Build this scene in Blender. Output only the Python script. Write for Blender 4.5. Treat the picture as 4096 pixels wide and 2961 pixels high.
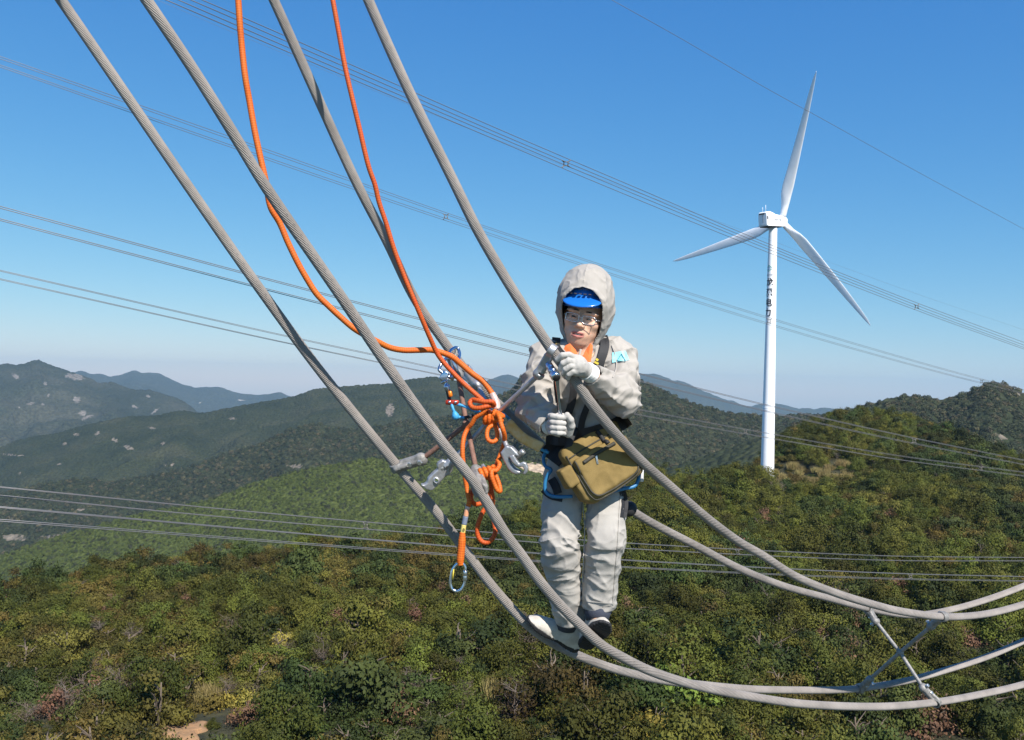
import bpy, math, random, numpy as np
from mathutils import Vector, Matrix, Euler

# ---------------------------------------------------------------- camera, sky, sun, exposure
scene = bpy.context.scene
for o in list(bpy.data.objects): bpy.data.objects.remove(o, do_unlink=True)
COL = scene.collection
FPX, CX, CY = 3641.0, 2048.0, 1545.0            # photo: focal length and principal point in pixels
ROLL = math.radians(1.35)
RX = np.array([math.cos(ROLL), 0, math.sin(ROLL)]); UX = np.array([-math.sin(ROLL), 0, math.cos(ROLL)]); FX = np.array([0, 1.0, 0])

cam_data = bpy.data.cameras.new('camera'); cam = bpy.data.objects.new('camera', cam_data); COL.objects.link(cam)
cam_data.sensor_fit = 'HORIZONTAL'; cam_data.sensor_width = 36.0
cam_data.lens = 36.0 * FPX / 4096.0
cam_data.shift_y = (CY - 1480.5) / 4096.0
cam_data.clip_start = 0.1; cam_data.clip_end = 60000
cam.matrix_world = Matrix(((RX[0], UX[0], 0, 0), (RX[1], UX[1], -1, 0), (RX[2], UX[2], 0, 0), (0, 0, 0, 1)))
scene.camera = cam

SUN_DIR = Vector((0.345, -0.60, 0.722)).normalized()    # towards the sun: right of and behind the camera
SUN_EL = math.asin(SUN_DIR.z); SUN_AZ = math.atan2(SUN_DIR.x, SUN_DIR.y)
world = bpy.data.worlds.new('World'); scene.world = world; world.use_nodes = True
wn = world.node_tree.nodes; wl = world.node_tree.links
wn.clear()
wo = wn.new('ShaderNodeOutputWorld'); wb = wn.new('ShaderNodeBackground'); ws = wn.new('ShaderNodeTexSky')
ws.sky_type = 'NISHITA'; ws.sun_disc = False; ws.sun_elevation = SUN_EL; ws.sun_rotation = SUN_AZ
ws.altitude = 400; ws.air_density = 1.0; ws.dust_density = 0.15; ws.ozone_density = 3.5
wb.inputs['Strength'].default_value = 0.12
# the camera's colour response to the clear sky, the same in every direction
sr = wn.new('ShaderNodeSeparateColor'); sc_ = wn.new('ShaderNodeCombineColor'); wl.new(ws.outputs[0], sr.inputs[0])
for ch, (k_, g_) in enumerate(((.405, 1.30), (.535, .82), (.735, .42))):
    a_ = wn.new('ShaderNodeMath'); a_.operation = 'MULTIPLY'; a_.inputs[1].default_value = .195; wl.new(sr.outputs[ch], a_.inputs[0])
    p_ = wn.new('ShaderNodeMath'); p_.operation = 'POWER'; p_.inputs[1].default_value = g_; wl.new(a_.outputs[0], p_.inputs[0])
    q_ = wn.new('ShaderNodeMath'); q_.operation = 'MULTIPLY'; q_.inputs[1].default_value = k_ / .195; wl.new(p_.outputs[0], q_.inputs[0])
    wl.new(q_.outputs[0], sc_.inputs[ch])
wl.new(sc_.outputs[0], wb.inputs[0]); wl.new(wb.outputs[0], wo.inputs[0])

sun_data = bpy.data.lights.new('sun', 'SUN'); sun_data.energy = 4.6; sun_data.angle = math.radians(0.53)
sun_data.color = (1.0, 0.95, 0.88)
sun = bpy.data.objects.new('sun', sun_data); COL.objects.link(sun)
sun.rotation_euler = SUN_DIR.to_track_quat('Z', 'Y').to_euler()

scene.view_settings.view_transform = 'Standard'; scene.view_settings.look = 'None'
scene.view_settings.exposure = 0.7; scene.view_settings.gamma = 1.0
HAZE = 5.6e-5
scene.render.engine = 'CYCLES'
scene.cycles.max_bounces = 6; scene.cycles.diffuse_bounces = 3; scene.cycles.glossy_bounces = 3
scene.cycles.transmission_bounces = 4; scene.cycles.transparent_max_bounces = 8; scene.cycles.volume_bounces = 0
scene.cycles.use_denoising = True

# ---------------------------------------------------------------- helpers
rng = np.random.default_rng(7); random.seed(7)
def P(px, py, D):
    """the point at depth D metres in the direction of photo pixel (px, py)"""
    return D * ((px - CX) / FPX * RX + (CY - py) / FPX * UX + FX)
def to_px(p):
    p = np.asarray(p, float); y = p[..., 1]
    return CX + FPX * (p @ RX) / y, CY - FPX * (p @ UX) / y

def link(o, parent=None):
    COL.objects.link(o)
    if parent is not None: o.parent = parent
    return o
def tag(o, label=None, cat=None, group=None, kind=None):
    if label: o['label'] = label
    if cat: o['category'] = cat
    if group: o['group'] = group
    if kind: o['kind'] = kind
    return o
def empty(name, loc, label=None, cat=None, group=None):
    o = bpy.data.objects.new(name, None); o.location = Vector(loc); o.empty_display_size = 0.1
    link(o); tag(o, label, cat, group)
    return o
def mesh_data(name, verts, faces, mat=None, smooth=True):
    me = bpy.data.meshes.new(name)
    verts = np.asarray(verts, np.float32).reshape(-1, 3)
    if isinstance(faces, np.ndarray) and faces.ndim == 2:
        n, k = faces.shape
        me.vertices.add(len(verts)); me.vertices.foreach_set('co', verts.ravel())
        me.loops.add(n * k); me.loops.foreach_set('vertex_index', faces.astype(np.int32).ravel())
        me.polygons.add(n); me.polygons.foreach_set('loop_start', np.arange(0, n * k, k, dtype=np.int32))
        me.update(calc_edges=True)
    else:
        me.from_pydata([tuple(v) for v in verts.tolist()], [], [tuple(int(i) for i in f) for f in faces])
    if smooth and len(me.polygons): me.polygons.foreach_set('use_smooth', np.ones(len(me.polygons), bool))
    if mat is not None: me.materials.append(mat)
    me.update()
    return me
def mesh(name, verts, faces, mat=None, parent=None, smooth=True, origin=None):
    """one mesh object; verts are world coordinates, the object's origin goes to `origin` or to the parent's"""
    verts = np.asarray(verts, float).reshape(-1, 3)
    base = np.zeros(3)
    if parent is not None:
        q = parent
        while q is not None: base = base + np.array(q.location); q = q.parent
    org = np.array(origin if origin is not None else (base if parent is not None else verts.mean(0)), float)
    me = mesh_data(name, verts - org, faces, mat, smooth)
    o = bpy.data.objects.new(name, me); o.location = Vector(org - base)
    return link(o, parent)
def join_parts(parts):
    vs, fs, n = [], [], 0
    for v, f in parts:
        v = np.asarray(v, float).reshape(-1, 3); vs.append(v)
        fs.extend([tuple(i + n for i in q) for q in (f.tolist() if isinstance(f, np.ndarray) else f)]); n += len(v)
    return np.vstack(vs), fs
def nrm(v): v = np.asarray(v, float); return v / (np.linalg.norm(v) + 1e-12)

def spline(pts, n=None, step=None, closed=False):
    """Catmull-Rom through pts, resampled evenly"""
    pts = np.asarray(pts, float)
    if closed: ext = np.vstack([pts[-1:], pts, pts[:2]])
    else: ext = np.vstack([2 * pts[0] - pts[1], pts, 2 * pts[-1] - pts[-2]])
    out = []
    for i in range(1, len(ext) - 2):
        p0, p1, p2, p3 = ext[i - 1:i + 3]
        # centripetal parameterisation keeps uneven points smooth
        d = [max(np.linalg.norm(b - a) ** .5, 1e-6) for a, b in ((p0, p1), (p1, p2), (p2, p3))]
        m1 = (p2 - p0) / (d[0] + d[1]) if True else 0
        t = np.linspace(0, 1, 24, endpoint=False)[:, None]
        t0, t1, t2, t3 = 0, d[0], d[0] + d[1], d[0] + d[1] + d[2]
        T = t1 + (t2 - t1) * t
        A1 = (t1 - T) / (t1 - t0) * p0 + (T - t0) / (t1 - t0) * p1
        A2 = (t2 - T) / (t2 - t1) * p1 + (T - t1) / (t2 - t1) * p2
        A3 = (t3 - T) / (t3 - t2) * p2 + (T - t2) / (t3 - t2) * p3
        B1 = (t2 - T) / (t2 - t0) * A1 + (T - t0) / (t2 - t0) * A2
        B2 = (t3 - T) / (t3 - t1) * A2 + (T - t1) / (t3 - t1) * A3
        out.append((t2 - T) / (t2 - t1) * B1 + (T - t1) / (t2 - t1) * B2)
    out.append(ext[-2:-1] if not closed else ext[1:2])
    c = np.vstack(out); L = np.concatenate([[0], np.cumsum(np.linalg.norm(np.diff(c, axis=0), axis=1))])
    if n is None: n = max(2, int(L[-1] / step) + 1)
    s = np.linspace(0, L[-1], n)
    return np.stack([np.interp(s, L, c[:, k]) for k in range(3)], 1)
def frames(c, closed=False):
    T = np.gradient(c, axis=0); T /= np.linalg.norm(T, axis=1)[:, None] + 1e-12
    ref = np.array([0, 0, 1.0]) if abs(T[0, 2]) < .9 else np.array([0, 1.0, 0])
    N = np.zeros_like(c); n = nrm(np.cross(T[0], ref))
    for i in range(len(c)):
        n = n - T[i] * (n @ T[i]); n = nrm(n); N[i] = n
    return T, N, np.cross(T, N)
def tube(c, r, segs=12, lobes=0, lobe_amp=0., lay=0., caps=True, squash=1.0):
    """tube along polyline c; lobes>0 winds that many strands round it with lay length `lay`"""
    c = np.asarray(c, float); T, N, B = frames(c); n = len(c)
    r = np.full(n, r, float) if np.isscalar(r) else np.asarray(r, float)
    a = np.linspace(0, 2 * np.pi, segs, endpoint=False)
    L = np.concatenate([[0], np.cumsum(np.linalg.norm(np.diff(c, axis=0), axis=1))])
    tw = 2 * np.pi * L / lay if lay else np.zeros(n)
    ang = a[None] + tw[:, None]
    rad = r[:, None] * np.ones((1, segs))
    if lobes: rad = rad * (1 - lobe_amp * (1 - np.abs(np.cos(lobes * a / 2)))[None])
    V = c[:, None] + rad[..., None] * (np.cos(ang)[..., None] * N[:, None] + squash * np.sin(ang)[..., None] * B[:, None])
    i = np.arange(n - 1)[:, None] * segs; j = np.arange(segs)[None]; k = (j + 1) % segs
    f = np.stack([i + j, i + k, i + segs + k, i + segs + j], -1).reshape(-1, 4)
    V = V.reshape(-1, 3); f = [tuple(q) for q in f[:, ::-1].tolist()]
    if caps:
        f.append(tuple(range(segs))); f.append(tuple(range((n - 1) * segs, n * segs))[::-1])
    return V, f
def box(center, ax, ay, az, hx, hy, hz, bevel=0.0):
    """box with half sizes along three axes; bevel chamfers all edges"""
    c = np.asarray(center, float); M = np.stack([nrm(ax), nrm(ay), nrm(az)], 1)
    import bmesh
    bm = bmesh.new(); bmesh.ops.create_cube(bm, size=2.0)
    for v in bm.verts: v.co = Vector((v.co.x * hx, v.co.y * hy, v.co.z * hz))
    if bevel: bmesh.ops.bevel(bm, geom=list(bm.edges), offset=bevel, segments=2, profile=.6, affect='EDGES')
    bm.verts.index_update()
    V = np.array([tuple(v.co) for v in bm.verts]) @ M.T + c; f = [tuple(v.index for v in q.verts) for q in bm.faces]
    bm.free(); return V, f
def lathe(base, axis, prof, segs=24):
    """surface of revolution: prof = [(radius, height along axis), ...]"""
    a = nrm(axis); u = nrm(np.cross(a, (0, 0, 1) if abs(a[2]) < .9 else (0, 1, 0))); v = np.cross(a, u)
    th = np.linspace(0, 2 * np.pi, segs, endpoint=False)
    ring = np.cos(th)[:, None] * u + np.sin(th)[:, None] * v
    V = np.vstack([np.asarray(base) + h * a + max(r, 1e-5) * ring for r, h in prof]); f = []
    for i in range(len(prof) - 1):
        for j in range(segs):
            k = (j + 1) % segs; f.append((i * segs + j, i * segs + k, (i + 1) * segs + k, (i + 1) * segs + j))
    f.append(tuple(range(segs))[::-1]); f.append(tuple(range((len(prof) - 1) * segs, len(prof) * segs)))
    return V, f

# value noise for shapes
_tab = np.random.default_rng(99).random(4096).astype(np.float32)
def vnoise(p, seed=0):
    p = np.asarray(p, np.float32); i = np.floor(p).astype(np.int64); f = p - i; f = f * f * (3 - 2 * f); r = 0
    for dx in (0, 1):
        for dy in (0, 1):
            for dz in (0, 1):
                h = ((i[:, 0] + dx) * 73856093 ^ (i[:, 1] + dy) * 19349663 ^ (i[:, 2] + dz) * 83492791 ^ seed * 2654435) & 4095
                w = (f[:, 0] if dx else 1 - f[:, 0]) * (f[:, 1] if dy else 1 - f[:, 1]) * (f[:, 2] if dz else 1 - f[:, 2])
                r = r + w * _tab[h]
    return r * 2 - 1
def fbm(p, octaves=4, seed=0, gain=.5):
    r = 0; a = 1.
    for o in range(octaves): r = r + a * vnoise(p * 2 ** o, seed + o); a *= gain
    return r

# ---------------------------------------------------------------- materials
def mat(name, color, rough=.6, metal=0., var=.0, var_scale=20., bump=.0, bump_scale=60., color2=None, spec=.5, coat=0., alpha=None,
        obj_var=0., kind='noise', detail=4., stretch=None):
    m = bpy.data.materials.new(name); m.use_nodes = True
    nt = m.node_tree; n = nt.nodes; l = nt.links; b = n['Principled BSDF']
    b.inputs['Base Color'].default_value = (*color, 1); b.inputs['Roughness'].default_value = rough
    b.inputs['Metallic'].default_value = metal; b.inputs['Specular IOR Level'].default_value = spec
    if coat: b.inputs['Coat Weight'].default_value = coat; b.inputs['Coat Roughness'].default_value = .08
    tc = n.new('ShaderNodeTexCoord'); src = tc.outputs['Object']
    if stretch:
        mp = n.new('ShaderNodeMapping'); mp.inputs['Scale'].default_value = stretch; l.new(src, mp.inputs[0]); src = mp.outputs[0]
    last = None
    if color2 is not None or var:
        t = n.new('ShaderNodeTexNoise'); t.inputs['Scale'].default_value = var_scale; t.inputs['Detail'].default_value = detail
        t.inputs['Roughness'].default_value = .62
        l.new(src, t.inputs['Vector'])
        cr = n.new('ShaderNodeValToRGB'); c2 = color2 if color2 is not None else tuple(c * (1 - var) for c in color)
        cr.color_ramp.elements[0].position = .36; cr.color_ramp.elements[1].position = .64
        cr.color_ramp.elements[0].color = (*c2, 1); cr.color_ramp.elements[1].color = (*[min(1, c * (1 + (var if color2 is None else 0))) for c in color], 1)
        l.new(t.outputs['Fac'], cr.inputs[0]); last = cr.outputs[0]
    if obj_var:
        oi = n.new('ShaderNodeObjectInfo'); hs = n.new('ShaderNodeHueSaturation')
        mr = n.new('ShaderNodeMapRange'); mr.inputs['To Min'].default_value = 1 - obj_var; mr.inputs['To Max'].default_value = 1 + obj_var
        mh = n.new('ShaderNodeMapRange'); mh.inputs['To Min'].default_value = .5 - obj_var * .05; mh.inputs['To Max'].default_value = .5 + obj_var * .04
        mu = n.new('ShaderNodeMath'); mu.operation = 'MULTIPLY'; mu.inputs[1].default_value = 7.31
        fr = n.new('ShaderNodeMath'); fr.operation = 'FRACT'
        l.new(oi.outputs['Random'], mr.inputs[0]); l.new(oi.outputs['Random'], mu.inputs[0]); l.new(mu.outputs[0], fr.inputs[0])
        l.new(fr.outputs[0], mh.inputs[0]); l.new(mr.outputs[0], hs.inputs['Value']); l.new(mh.outputs[0], hs.inputs['Hue'])
        if last is None: hs.inputs['Color'].default_value = (*color, 1)
        else: l.new(last, hs.inputs['Color'])
        last = hs.outputs[0]
    if last is not None: l.new(last, b.inputs['Base Color'])
    if bump:
        t2 = n.new('ShaderNodeTexNoise'); t2.inputs['Scale'].default_value = bump_scale; t2.inputs['Detail'].default_value = 5
        l.new(src, t2.inputs['Vector'])
        bn = n.new('ShaderNodeBump'); bn.inputs['Strength'].default_value = bump; bn.inputs['Distance'].default_value = 1.0 / bump_scale
        l.new(t2.outputs['Fac'], bn.inputs['Height']); l.new(bn.outputs[0], b.inputs['Normal'])
    return m
# ================================================================ setting: ground, hills, forest
def hill_material(name, greens, rock=(.30, .26, .22), rock_amt=.0, scale=1/40., fine=1/6., bump=1.0, bump_dist=3.0):
    m = bpy.data.materials.new(name); m.use_nodes = True
    nt = m.node_tree; n = nt.nodes; l = nt.links; b = n['Principled BSDF']; b.inputs['Roughness'].default_value = .95
    b.inputs['Specular IOR Level'].default_value = .1
    tc = n.new('ShaderNodeTexCoord')
    t1 = n.new('ShaderNodeTexNoise'); t1.inputs['Scale'].default_value = scale; t1.inputs['Detail'].default_value = 6; t1.inputs['Roughness'].default_value = .6
    t2 = n.new('ShaderNodeTexVoronoi'); t2.inputs['Scale'].default_value = fine; t2.feature = 'F1'
    t3 = n.new('ShaderNodeTexNoise'); t3.inputs['Scale'].default_value = fine * 1.3; t3.inputs['Detail'].default_value = 3
    for t in (t1, t2, t3): l.new(tc.outputs['Object'], t.inputs['Vector'])
    cr = n.new('ShaderNodeValToRGB'); e = cr.color_ramp.elements
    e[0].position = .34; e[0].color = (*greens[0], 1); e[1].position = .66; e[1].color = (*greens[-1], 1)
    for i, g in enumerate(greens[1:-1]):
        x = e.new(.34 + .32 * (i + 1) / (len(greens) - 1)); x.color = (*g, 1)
    l.new(t1.outputs['Fac'], cr.inputs[0])
    # single crowns read lighter or darker
    mr = n.new('ShaderNodeMapRange'); mr.inputs['From Min'].default_value = .3; mr.inputs['From Max'].default_value = .7
    mr.inputs['To Min'].default_value = .65; mr.inputs['To Max'].default_value = 1.35; l.new(t3.outputs['Fac'], mr.inputs[0])
    mx = n.new('ShaderNodeMix'); mx.data_type = 'RGBA'; mx.blend_type = 'MULTIPLY'; mx.inputs[0].default_value = 1
    l.new(cr.outputs[0], mx.inputs[6]); l.new(mr.outputs[0], mx.inputs[7])
    at = n.new('ShaderNodeAttribute'); at.attribute_name = 'bare'
    m2 = n.new('ShaderNodeMix'); m2.data_type = 'RGBA'
    nz = n.new('ShaderNodeTexNoise'); nz.inputs['Scale'].default_value = fine * .8; nz.inputs['Detail'].default_value = 6; l.new(tc.outputs['Object'], nz.inputs['Vector'])
    rk = n.new('ShaderNodeValToRGB'); rk.color_ramp.elements[0].color = (*[c * .55 for c in rock], 1); rk.color_ramp.elements[1].color = (*rock, 1)
    rk.color_ramp.elements[0].position = .35; rk.color_ramp.elements[1].position = .6
    l.new(nz.outputs['Fac'], rk.inputs[0])
    # ragged edge of the bare patch
    ad = n.new('ShaderNodeMath'); ad.operation = 'ADD'; sb = n.new('ShaderNodeMath'); sb.operation = 'SUBTRACT'; sb.inputs[1].default_value = .5
    ml = n.new('ShaderNodeMath'); ml.operation = 'MULTIPLY'; ml.inputs[1].default_value = 2.6
    l.new(nz.outputs['Fac'], sb.inputs[0]); l.new(sb.outputs[0], ml.inputs[0]); mm = n.new('ShaderNodeMath'); mm.operation = 'MULTIPLY'; l.new(ml.outputs[0], mm.inputs[0]); l.new(at.outputs['Fac'], mm.inputs[1]); l.new(mm.outputs[0], ad.inputs[0]); l.new(at.outputs['Fac'], ad.inputs[1])
    st = n.new('ShaderNodeMapRange'); st.inputs['From Min'].default_value = .42; st.inputs['From Max'].default_value = .6; l.new(ad.outputs[0], st.inputs[0])
    l.new(st.outputs[0], m2.inputs[0]); l.new(mx.outputs[2], m2.inputs[6]); l.new(rk.outputs[0], m2.inputs[7])
    l.new(m2.outputs[2], b.inputs['Base Color'])
    if bump:
        bn = n.new('ShaderNodeBump'); bn.inputs['Strength'].default_value = bump; bn.inputs['Distance'].default_value = bump_dist; bn.invert = True
        l.new(t2.outputs['Distance'], bn.inputs['Height']); l.new(bn.outputs[0], b.inputs['Normal'])
    return m

class Ridge:
    """a hill whose skyline passes through photo points (px, py) at depth D; falls away in front of and behind its crest"""
    def __init__(s, crest, D, front, back, rise=.25, floor=-170., relief=.10, lam=180., seed=1, canopy=0., bulge=1.0, rough=.5):
        s.rough = rough
        c = np.array([P(px, py, D if np.isscalar(D) else np.interp(px, D[0], D[1])) for px, py in crest])
        s.b = c[:, 0] / c[:, 1]; s.y = c[:, 1]; s.z = c[:, 2] - canopy; s.front = front; s.back = back; s.rise = rise; s.floor = floor
        s.relief = relief; s.lam = lam; s.seed = seed; s.bulge = bulge
    def height(s, b, y):
        yc = np.interp(b, s.b, s.y); zc = np.interp(b, s.b, s.z); x = b * y
        d = yc - y
        drop = np.where(d > 0, s.rise * d * (np.abs(d) / s.front) ** (s.bulge - 1), -.45 * d)
        p = np.stack([x / s.lam, y / s.lam, np.zeros_like(x)], -1).reshape(-1, 3)
        n1 = (1 - 2 * np.abs(fbm(p, 4, s.seed))).reshape(x.shape)     # spurs and gullies
        away = np.clip(np.abs(d) / s.front, 0, 1)
        z = zc - drop + s.relief * s.lam * n1 * np.sqrt(away) * np.minimum(1, away * 3)
        return np.maximum(z, s.floor + 2 * np.sin(x / 90))
    def build(s, name, material, label, nb, nd, bmin=-.85, bmax=.85, near=None, patches=()):
        b = np.linspace(bmin, bmax, nb)[:, None] * np.ones((1, nd))
        yc = np.interp(b[:, 0], s.b, s.y)[:, None]
        t = np.concatenate([np.linspace(-1, 0, int(nd * .75), endpoint=False), np.linspace(0, 1, nd - int(nd * .75))])
        y = yc + np.where(t < 0, t * s.front, t * s.back)[None]
        z = s.height(b, y) + s.rough * (np.random.default_rng(s.seed).random(b.shape) - .5) * 1.6; V = np.stack([b * y, y, z], -1).reshape(-1, 3)
        i = np.arange(nb - 1)[:, None] * nd; j = np.arange(nd - 1)[None]
        f = np.stack([i + j, i + nd + j, i + nd + j + 1, i + j + 1], -1).reshape(-1, 4)
        o = mesh(name, V, f, material, origin=(0, 0, 0)); tag(o, label, 'hill', kind='structure')
        bare = np.zeros(len(V), np.float32)
        if len(patches):
            px, py = to_px(V)
            for (cx, cy, rx, ry, ang) in patches:
                ca, sa = math.cos(ang), math.sin(ang); dx, dy = px - cx, py - cy
                q = ((dx * ca + dy * sa) / rx) ** 2 + ((-dx * sa + dy * ca) / ry) ** 2
                bare = np.maximum(bare, np.clip(.95 - .6 * q, 0, 1).astype(np.float32))
        at = o.data.attributes.new('bare', 'FLOAT', 'POINT'); at.data.foreach_set('value', bare)
        return o

G_dark = [(.019, .025, .011), (.029, .035, .016), (.044, .046, .023)]
G_mid = [(.050, .062, .015), (.062, .076, .019), (.076, .090, .024)]
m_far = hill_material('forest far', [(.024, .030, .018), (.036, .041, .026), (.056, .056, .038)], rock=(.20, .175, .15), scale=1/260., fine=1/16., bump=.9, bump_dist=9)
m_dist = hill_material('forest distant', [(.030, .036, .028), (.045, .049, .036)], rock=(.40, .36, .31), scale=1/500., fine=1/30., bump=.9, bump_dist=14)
m_dark = hill_material('forest dark', G_dark, rock=(.19, .16, .125), scale=1/120., fine=1/8., bump=1., bump_dist=5)
m_green = hill_material('forest green', G_mid, rock=(.52, .40, .28), scale=1/90., fine=1/6., bump=1., bump_dist=4)

m_ground = mat('valley ground', (.05, .06, .03), .95, var=.3, var_scale=.01)
R_ = 14000.
th = np.linspace(0, 2 * np.pi, 64, endpoint=False)
GV = np.vstack([[0, 0, -500]] + [np.stack([r * np.cos(th), r * np.sin(th), np.full(64, -500.)], 1) for r in (2000, 7000, R_)])
GF = [(0, 1 + j, 1 + (j + 1) % 64) for j in range(64)] + [(1 + k * 64 + j, 1 + (k + 1) * 64 + j, 1 + (k + 1) * 64 + (j + 1) % 64, 1 + k * 64 + (j + 1) % 64) for k in range(2) for j in range(64)]
tag(mesh('ground', GV, GF, m_ground, origin=(0, 0, -500)), 'dim valley ground far below the hills', 'ground', kind='structure')

L6 = [(-900, 1600), (-300, 1560), (150, 1510), (307, 1487), (325, 1482), (361, 1496), (406, 1496), (442, 1507), (483, 1500), (537, 1481), (564, 1491), (632, 1491), (677, 1514), (722, 1534), (776, 1550), (835, 1548), (880, 1548), (925, 1564), (971, 1575), (1024, 1580), (1083, 1577), (1114, 1567), (1159, 1586), (1300, 1610), (1600, 1590), (1850, 1560), (1943, 1524), (1993, 1506), (2033, 1496), (2066, 1508), (2120, 1530), (2300, 1520), (2480, 1490), (2560, 1494), (2623, 1496), (2664, 1509), (2695, 1525), (2718, 1522), (2754, 1534), (2795, 1557), (2853, 1579), (2908, 1602), (2930, 1601), (2962, 1618), (3002, 1627), (3034, 1618), (3093, 1613), (3147, 1622), (3192, 1636), (3224, 1632), (3264, 1638), (3291, 1630), (3400, 1640), (3700, 1630), (4096, 1640), (5200, 1660)]
L5 = [(-1200, 1500), (-300, 1470), (0, 1458), (27, 1453), (68, 1460), (104, 1453), (131, 1442), (153, 1438), (190, 1456), (253, 1476), (293, 1491), (361, 1512), (397, 1532), (451, 1527), (497, 1548), (542, 1559), (600, 1559), (655, 1577), (700, 1588), (745, 1611), (790, 1647), (900, 1720), (1100, 1850), (2000, 2000), (5000, 2000)]
L4 = [(-900, 1880), (-300, 1830), (0, 1791), (68, 1760), (135, 1746), (226, 1733), (316, 1706), (406, 1685), (519, 1663), (587, 1665), (632, 1662), (700, 1643), (758, 1643), (790, 1654), (858, 1643), (925, 1629), (1024, 1611), (1114, 1597), (1182, 1584), (1250, 1557), (1317, 1550), (1430, 1541), (1566, 1534), (1633, 1518), (1724, 1507), (1755, 1509), (1850, 1530), (2000, 1590), (2300, 1680), (3000, 1850), (5000, 2000)]
L4b = [(-900, 2100), (1500, 1850), (1750, 1700), (1950, 1600), (2050, 1565), (2081, 1512), (2110, 1492), (2200, 1478), (2330, 1476), (2450, 1488), (2560, 1523), (2628, 1552), (2695, 1584), (2763, 1611), (2831, 1631), (2899, 1649), (2966, 1658), (3034, 1663), (3147, 1663), (3237, 1661), (3400, 1680), (3800, 1750), (5000, 1900)]
L3 = [(-900, 2040), (-300, 1990), (0, 1975), (113, 1950), (226, 1927), (361, 1913), (429, 1931), (519, 1916), (632, 1900), (745, 1873), (858, 1832), (948, 1800), (1024, 1786), (1092, 1751), (1159, 1719), (1227, 1697), (1272, 1694), (1340, 1710), (1408, 1719), (1475, 1710), (1588, 1688), (1701, 1674), (1837, 1662), (2000, 1680), (2200, 1760), (2500, 1860), (5000, 2200)]
L2 = [(-900, 2330), (-300, 2290), (0, 2222), (45, 2207), (135, 2175), (262, 2139), (361, 2112), (451, 2085), (587, 2049), (722, 2026), (835, 1999), (925, 1968), (1024, 1930), (1159, 1891), (1295, 1864), (1430, 1841), (1566, 1830), (1700, 1835), (1791, 1841), (1927, 1848), (2050, 1843), (2115, 1845), (2200, 1862), (2300, 1905), (2400, 1960), (2800, 2050), (5000, 2300)]
L7 = [(-900, 2300), (2600, 1900), (3000, 1760), (3300, 1660), (3456, 1624), (3501, 1613), (3546, 1595), (3614, 1586), (3681, 1591), (3736, 1593), (3754, 1604), (3794, 1591), (3862, 1573), (3907, 1552), (3952, 1535), (3997, 1533), (4043, 1550), (4096, 1575), (4300, 1640), (4700, 1740), (5600, 1900)]
pat5 = [(62, 1505, 22, 9, .6), (300, 1508, 45, 14, .15), (180, 1536, 10, 8, 0), (308, 1600, 18, 16, .3), (328, 1654, 22, 12, -.2), (350, 1670, 30, 7, -.3), (120, 1615, 20, 5, -.2), (170, 1618, 8, 5, 0), (195, 1582, 7, 5, 0), (540, 1628, 18, 6, .3), (592, 1585, 12, 7, .4), (620, 1645, 26, 5, -.7), (80, 1628, 10, 4, 0)]
pat4 = [(305, 1738, 18, 6, .2), (388, 1733, 14, 9, -.3), (460, 1760, 17, 9, .4), (515, 1790, 28, 9, .4), (258, 1776, 11, 9, -.4), (605, 1712, 22, 5, .2), (652, 1773, 15, 7, 0), (930, 1674, 18, 5, 0), (50, 1820, 60, 4, .08), (232, 1857, 16, 4, 0), (690, 1862, 50, 4, .1), (650, 1897, 12, 5, .2), (1560, 1640, 20, 28, .2), (80, 1893, 10, 4, 0), (1370, 1607, 18, 5, 0)]
pat6 = [(965, 1601, 18, 4, .1), (795, 1611, 8, 3, 0)]
pat3 = [(1245, 1800, 12, 6, 0), (1180, 1865, 45, 9, .1), (320, 2040, 24, 8, -.3), (60, 2150, 60, 16, .05), (200, 2145, 70, 6, -.15)]
pat2 = [(2140, 1872, 70, 22, .2), (2180, 1888, 40, 16, .4)]
pat7 = [(4005, 1748, 20, 10, .2), (3985, 1735, 10, 8, -.8), (4075, 1577, 12, 6, .3), (4020, 1757, 30, 6, .1)]
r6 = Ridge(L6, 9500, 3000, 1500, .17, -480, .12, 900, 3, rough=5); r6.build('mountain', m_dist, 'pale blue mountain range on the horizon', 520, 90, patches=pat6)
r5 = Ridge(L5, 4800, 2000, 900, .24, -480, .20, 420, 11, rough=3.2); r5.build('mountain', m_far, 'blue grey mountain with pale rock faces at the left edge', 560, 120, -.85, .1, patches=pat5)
r4 = Ridge(L4, 2700, 1100, 600, .26, -480, .17, 260, 23, rough=2.0); r4.build('hill', m_dark, 'long dark wooded ridge with bare rock patches behind the green hill', 620, 130, -.85, .3, patches=pat4)
r3 = Ridge(L3, 1750, 640, 400, .32, -460, .12, 170, 31, rough=1); r3.build('hill', m_dark, 'dark wooded spur rising behind the bright green hill', 560, 120, -.85, .3, patches=pat3)
r4b = Ridge(L4b, 1450, 800, 400, .30, -460, .08, 170, 41); r4b.build('hill', m_dark, 'wooded hill directly behind the worker and the turbine tower', 480, 120, -.2, .6, patches=())
r2 = Ridge(L2, 1020, 470, 300, .34, -440, .07, 120, 51); r2.build('hill', m_green, 'bright green forested hill in the middle distance', 560, 120, -.85, .3, patches=pat2)
r7 = Ridge(L7, 900, 430, 260, .34, -400, .07, 110, 61); r7.build('hill', m_dark, 'dark wooded hill with a pale rock scar at the right edge', 420, 110, .1, .9, patches=pat7)

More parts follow.
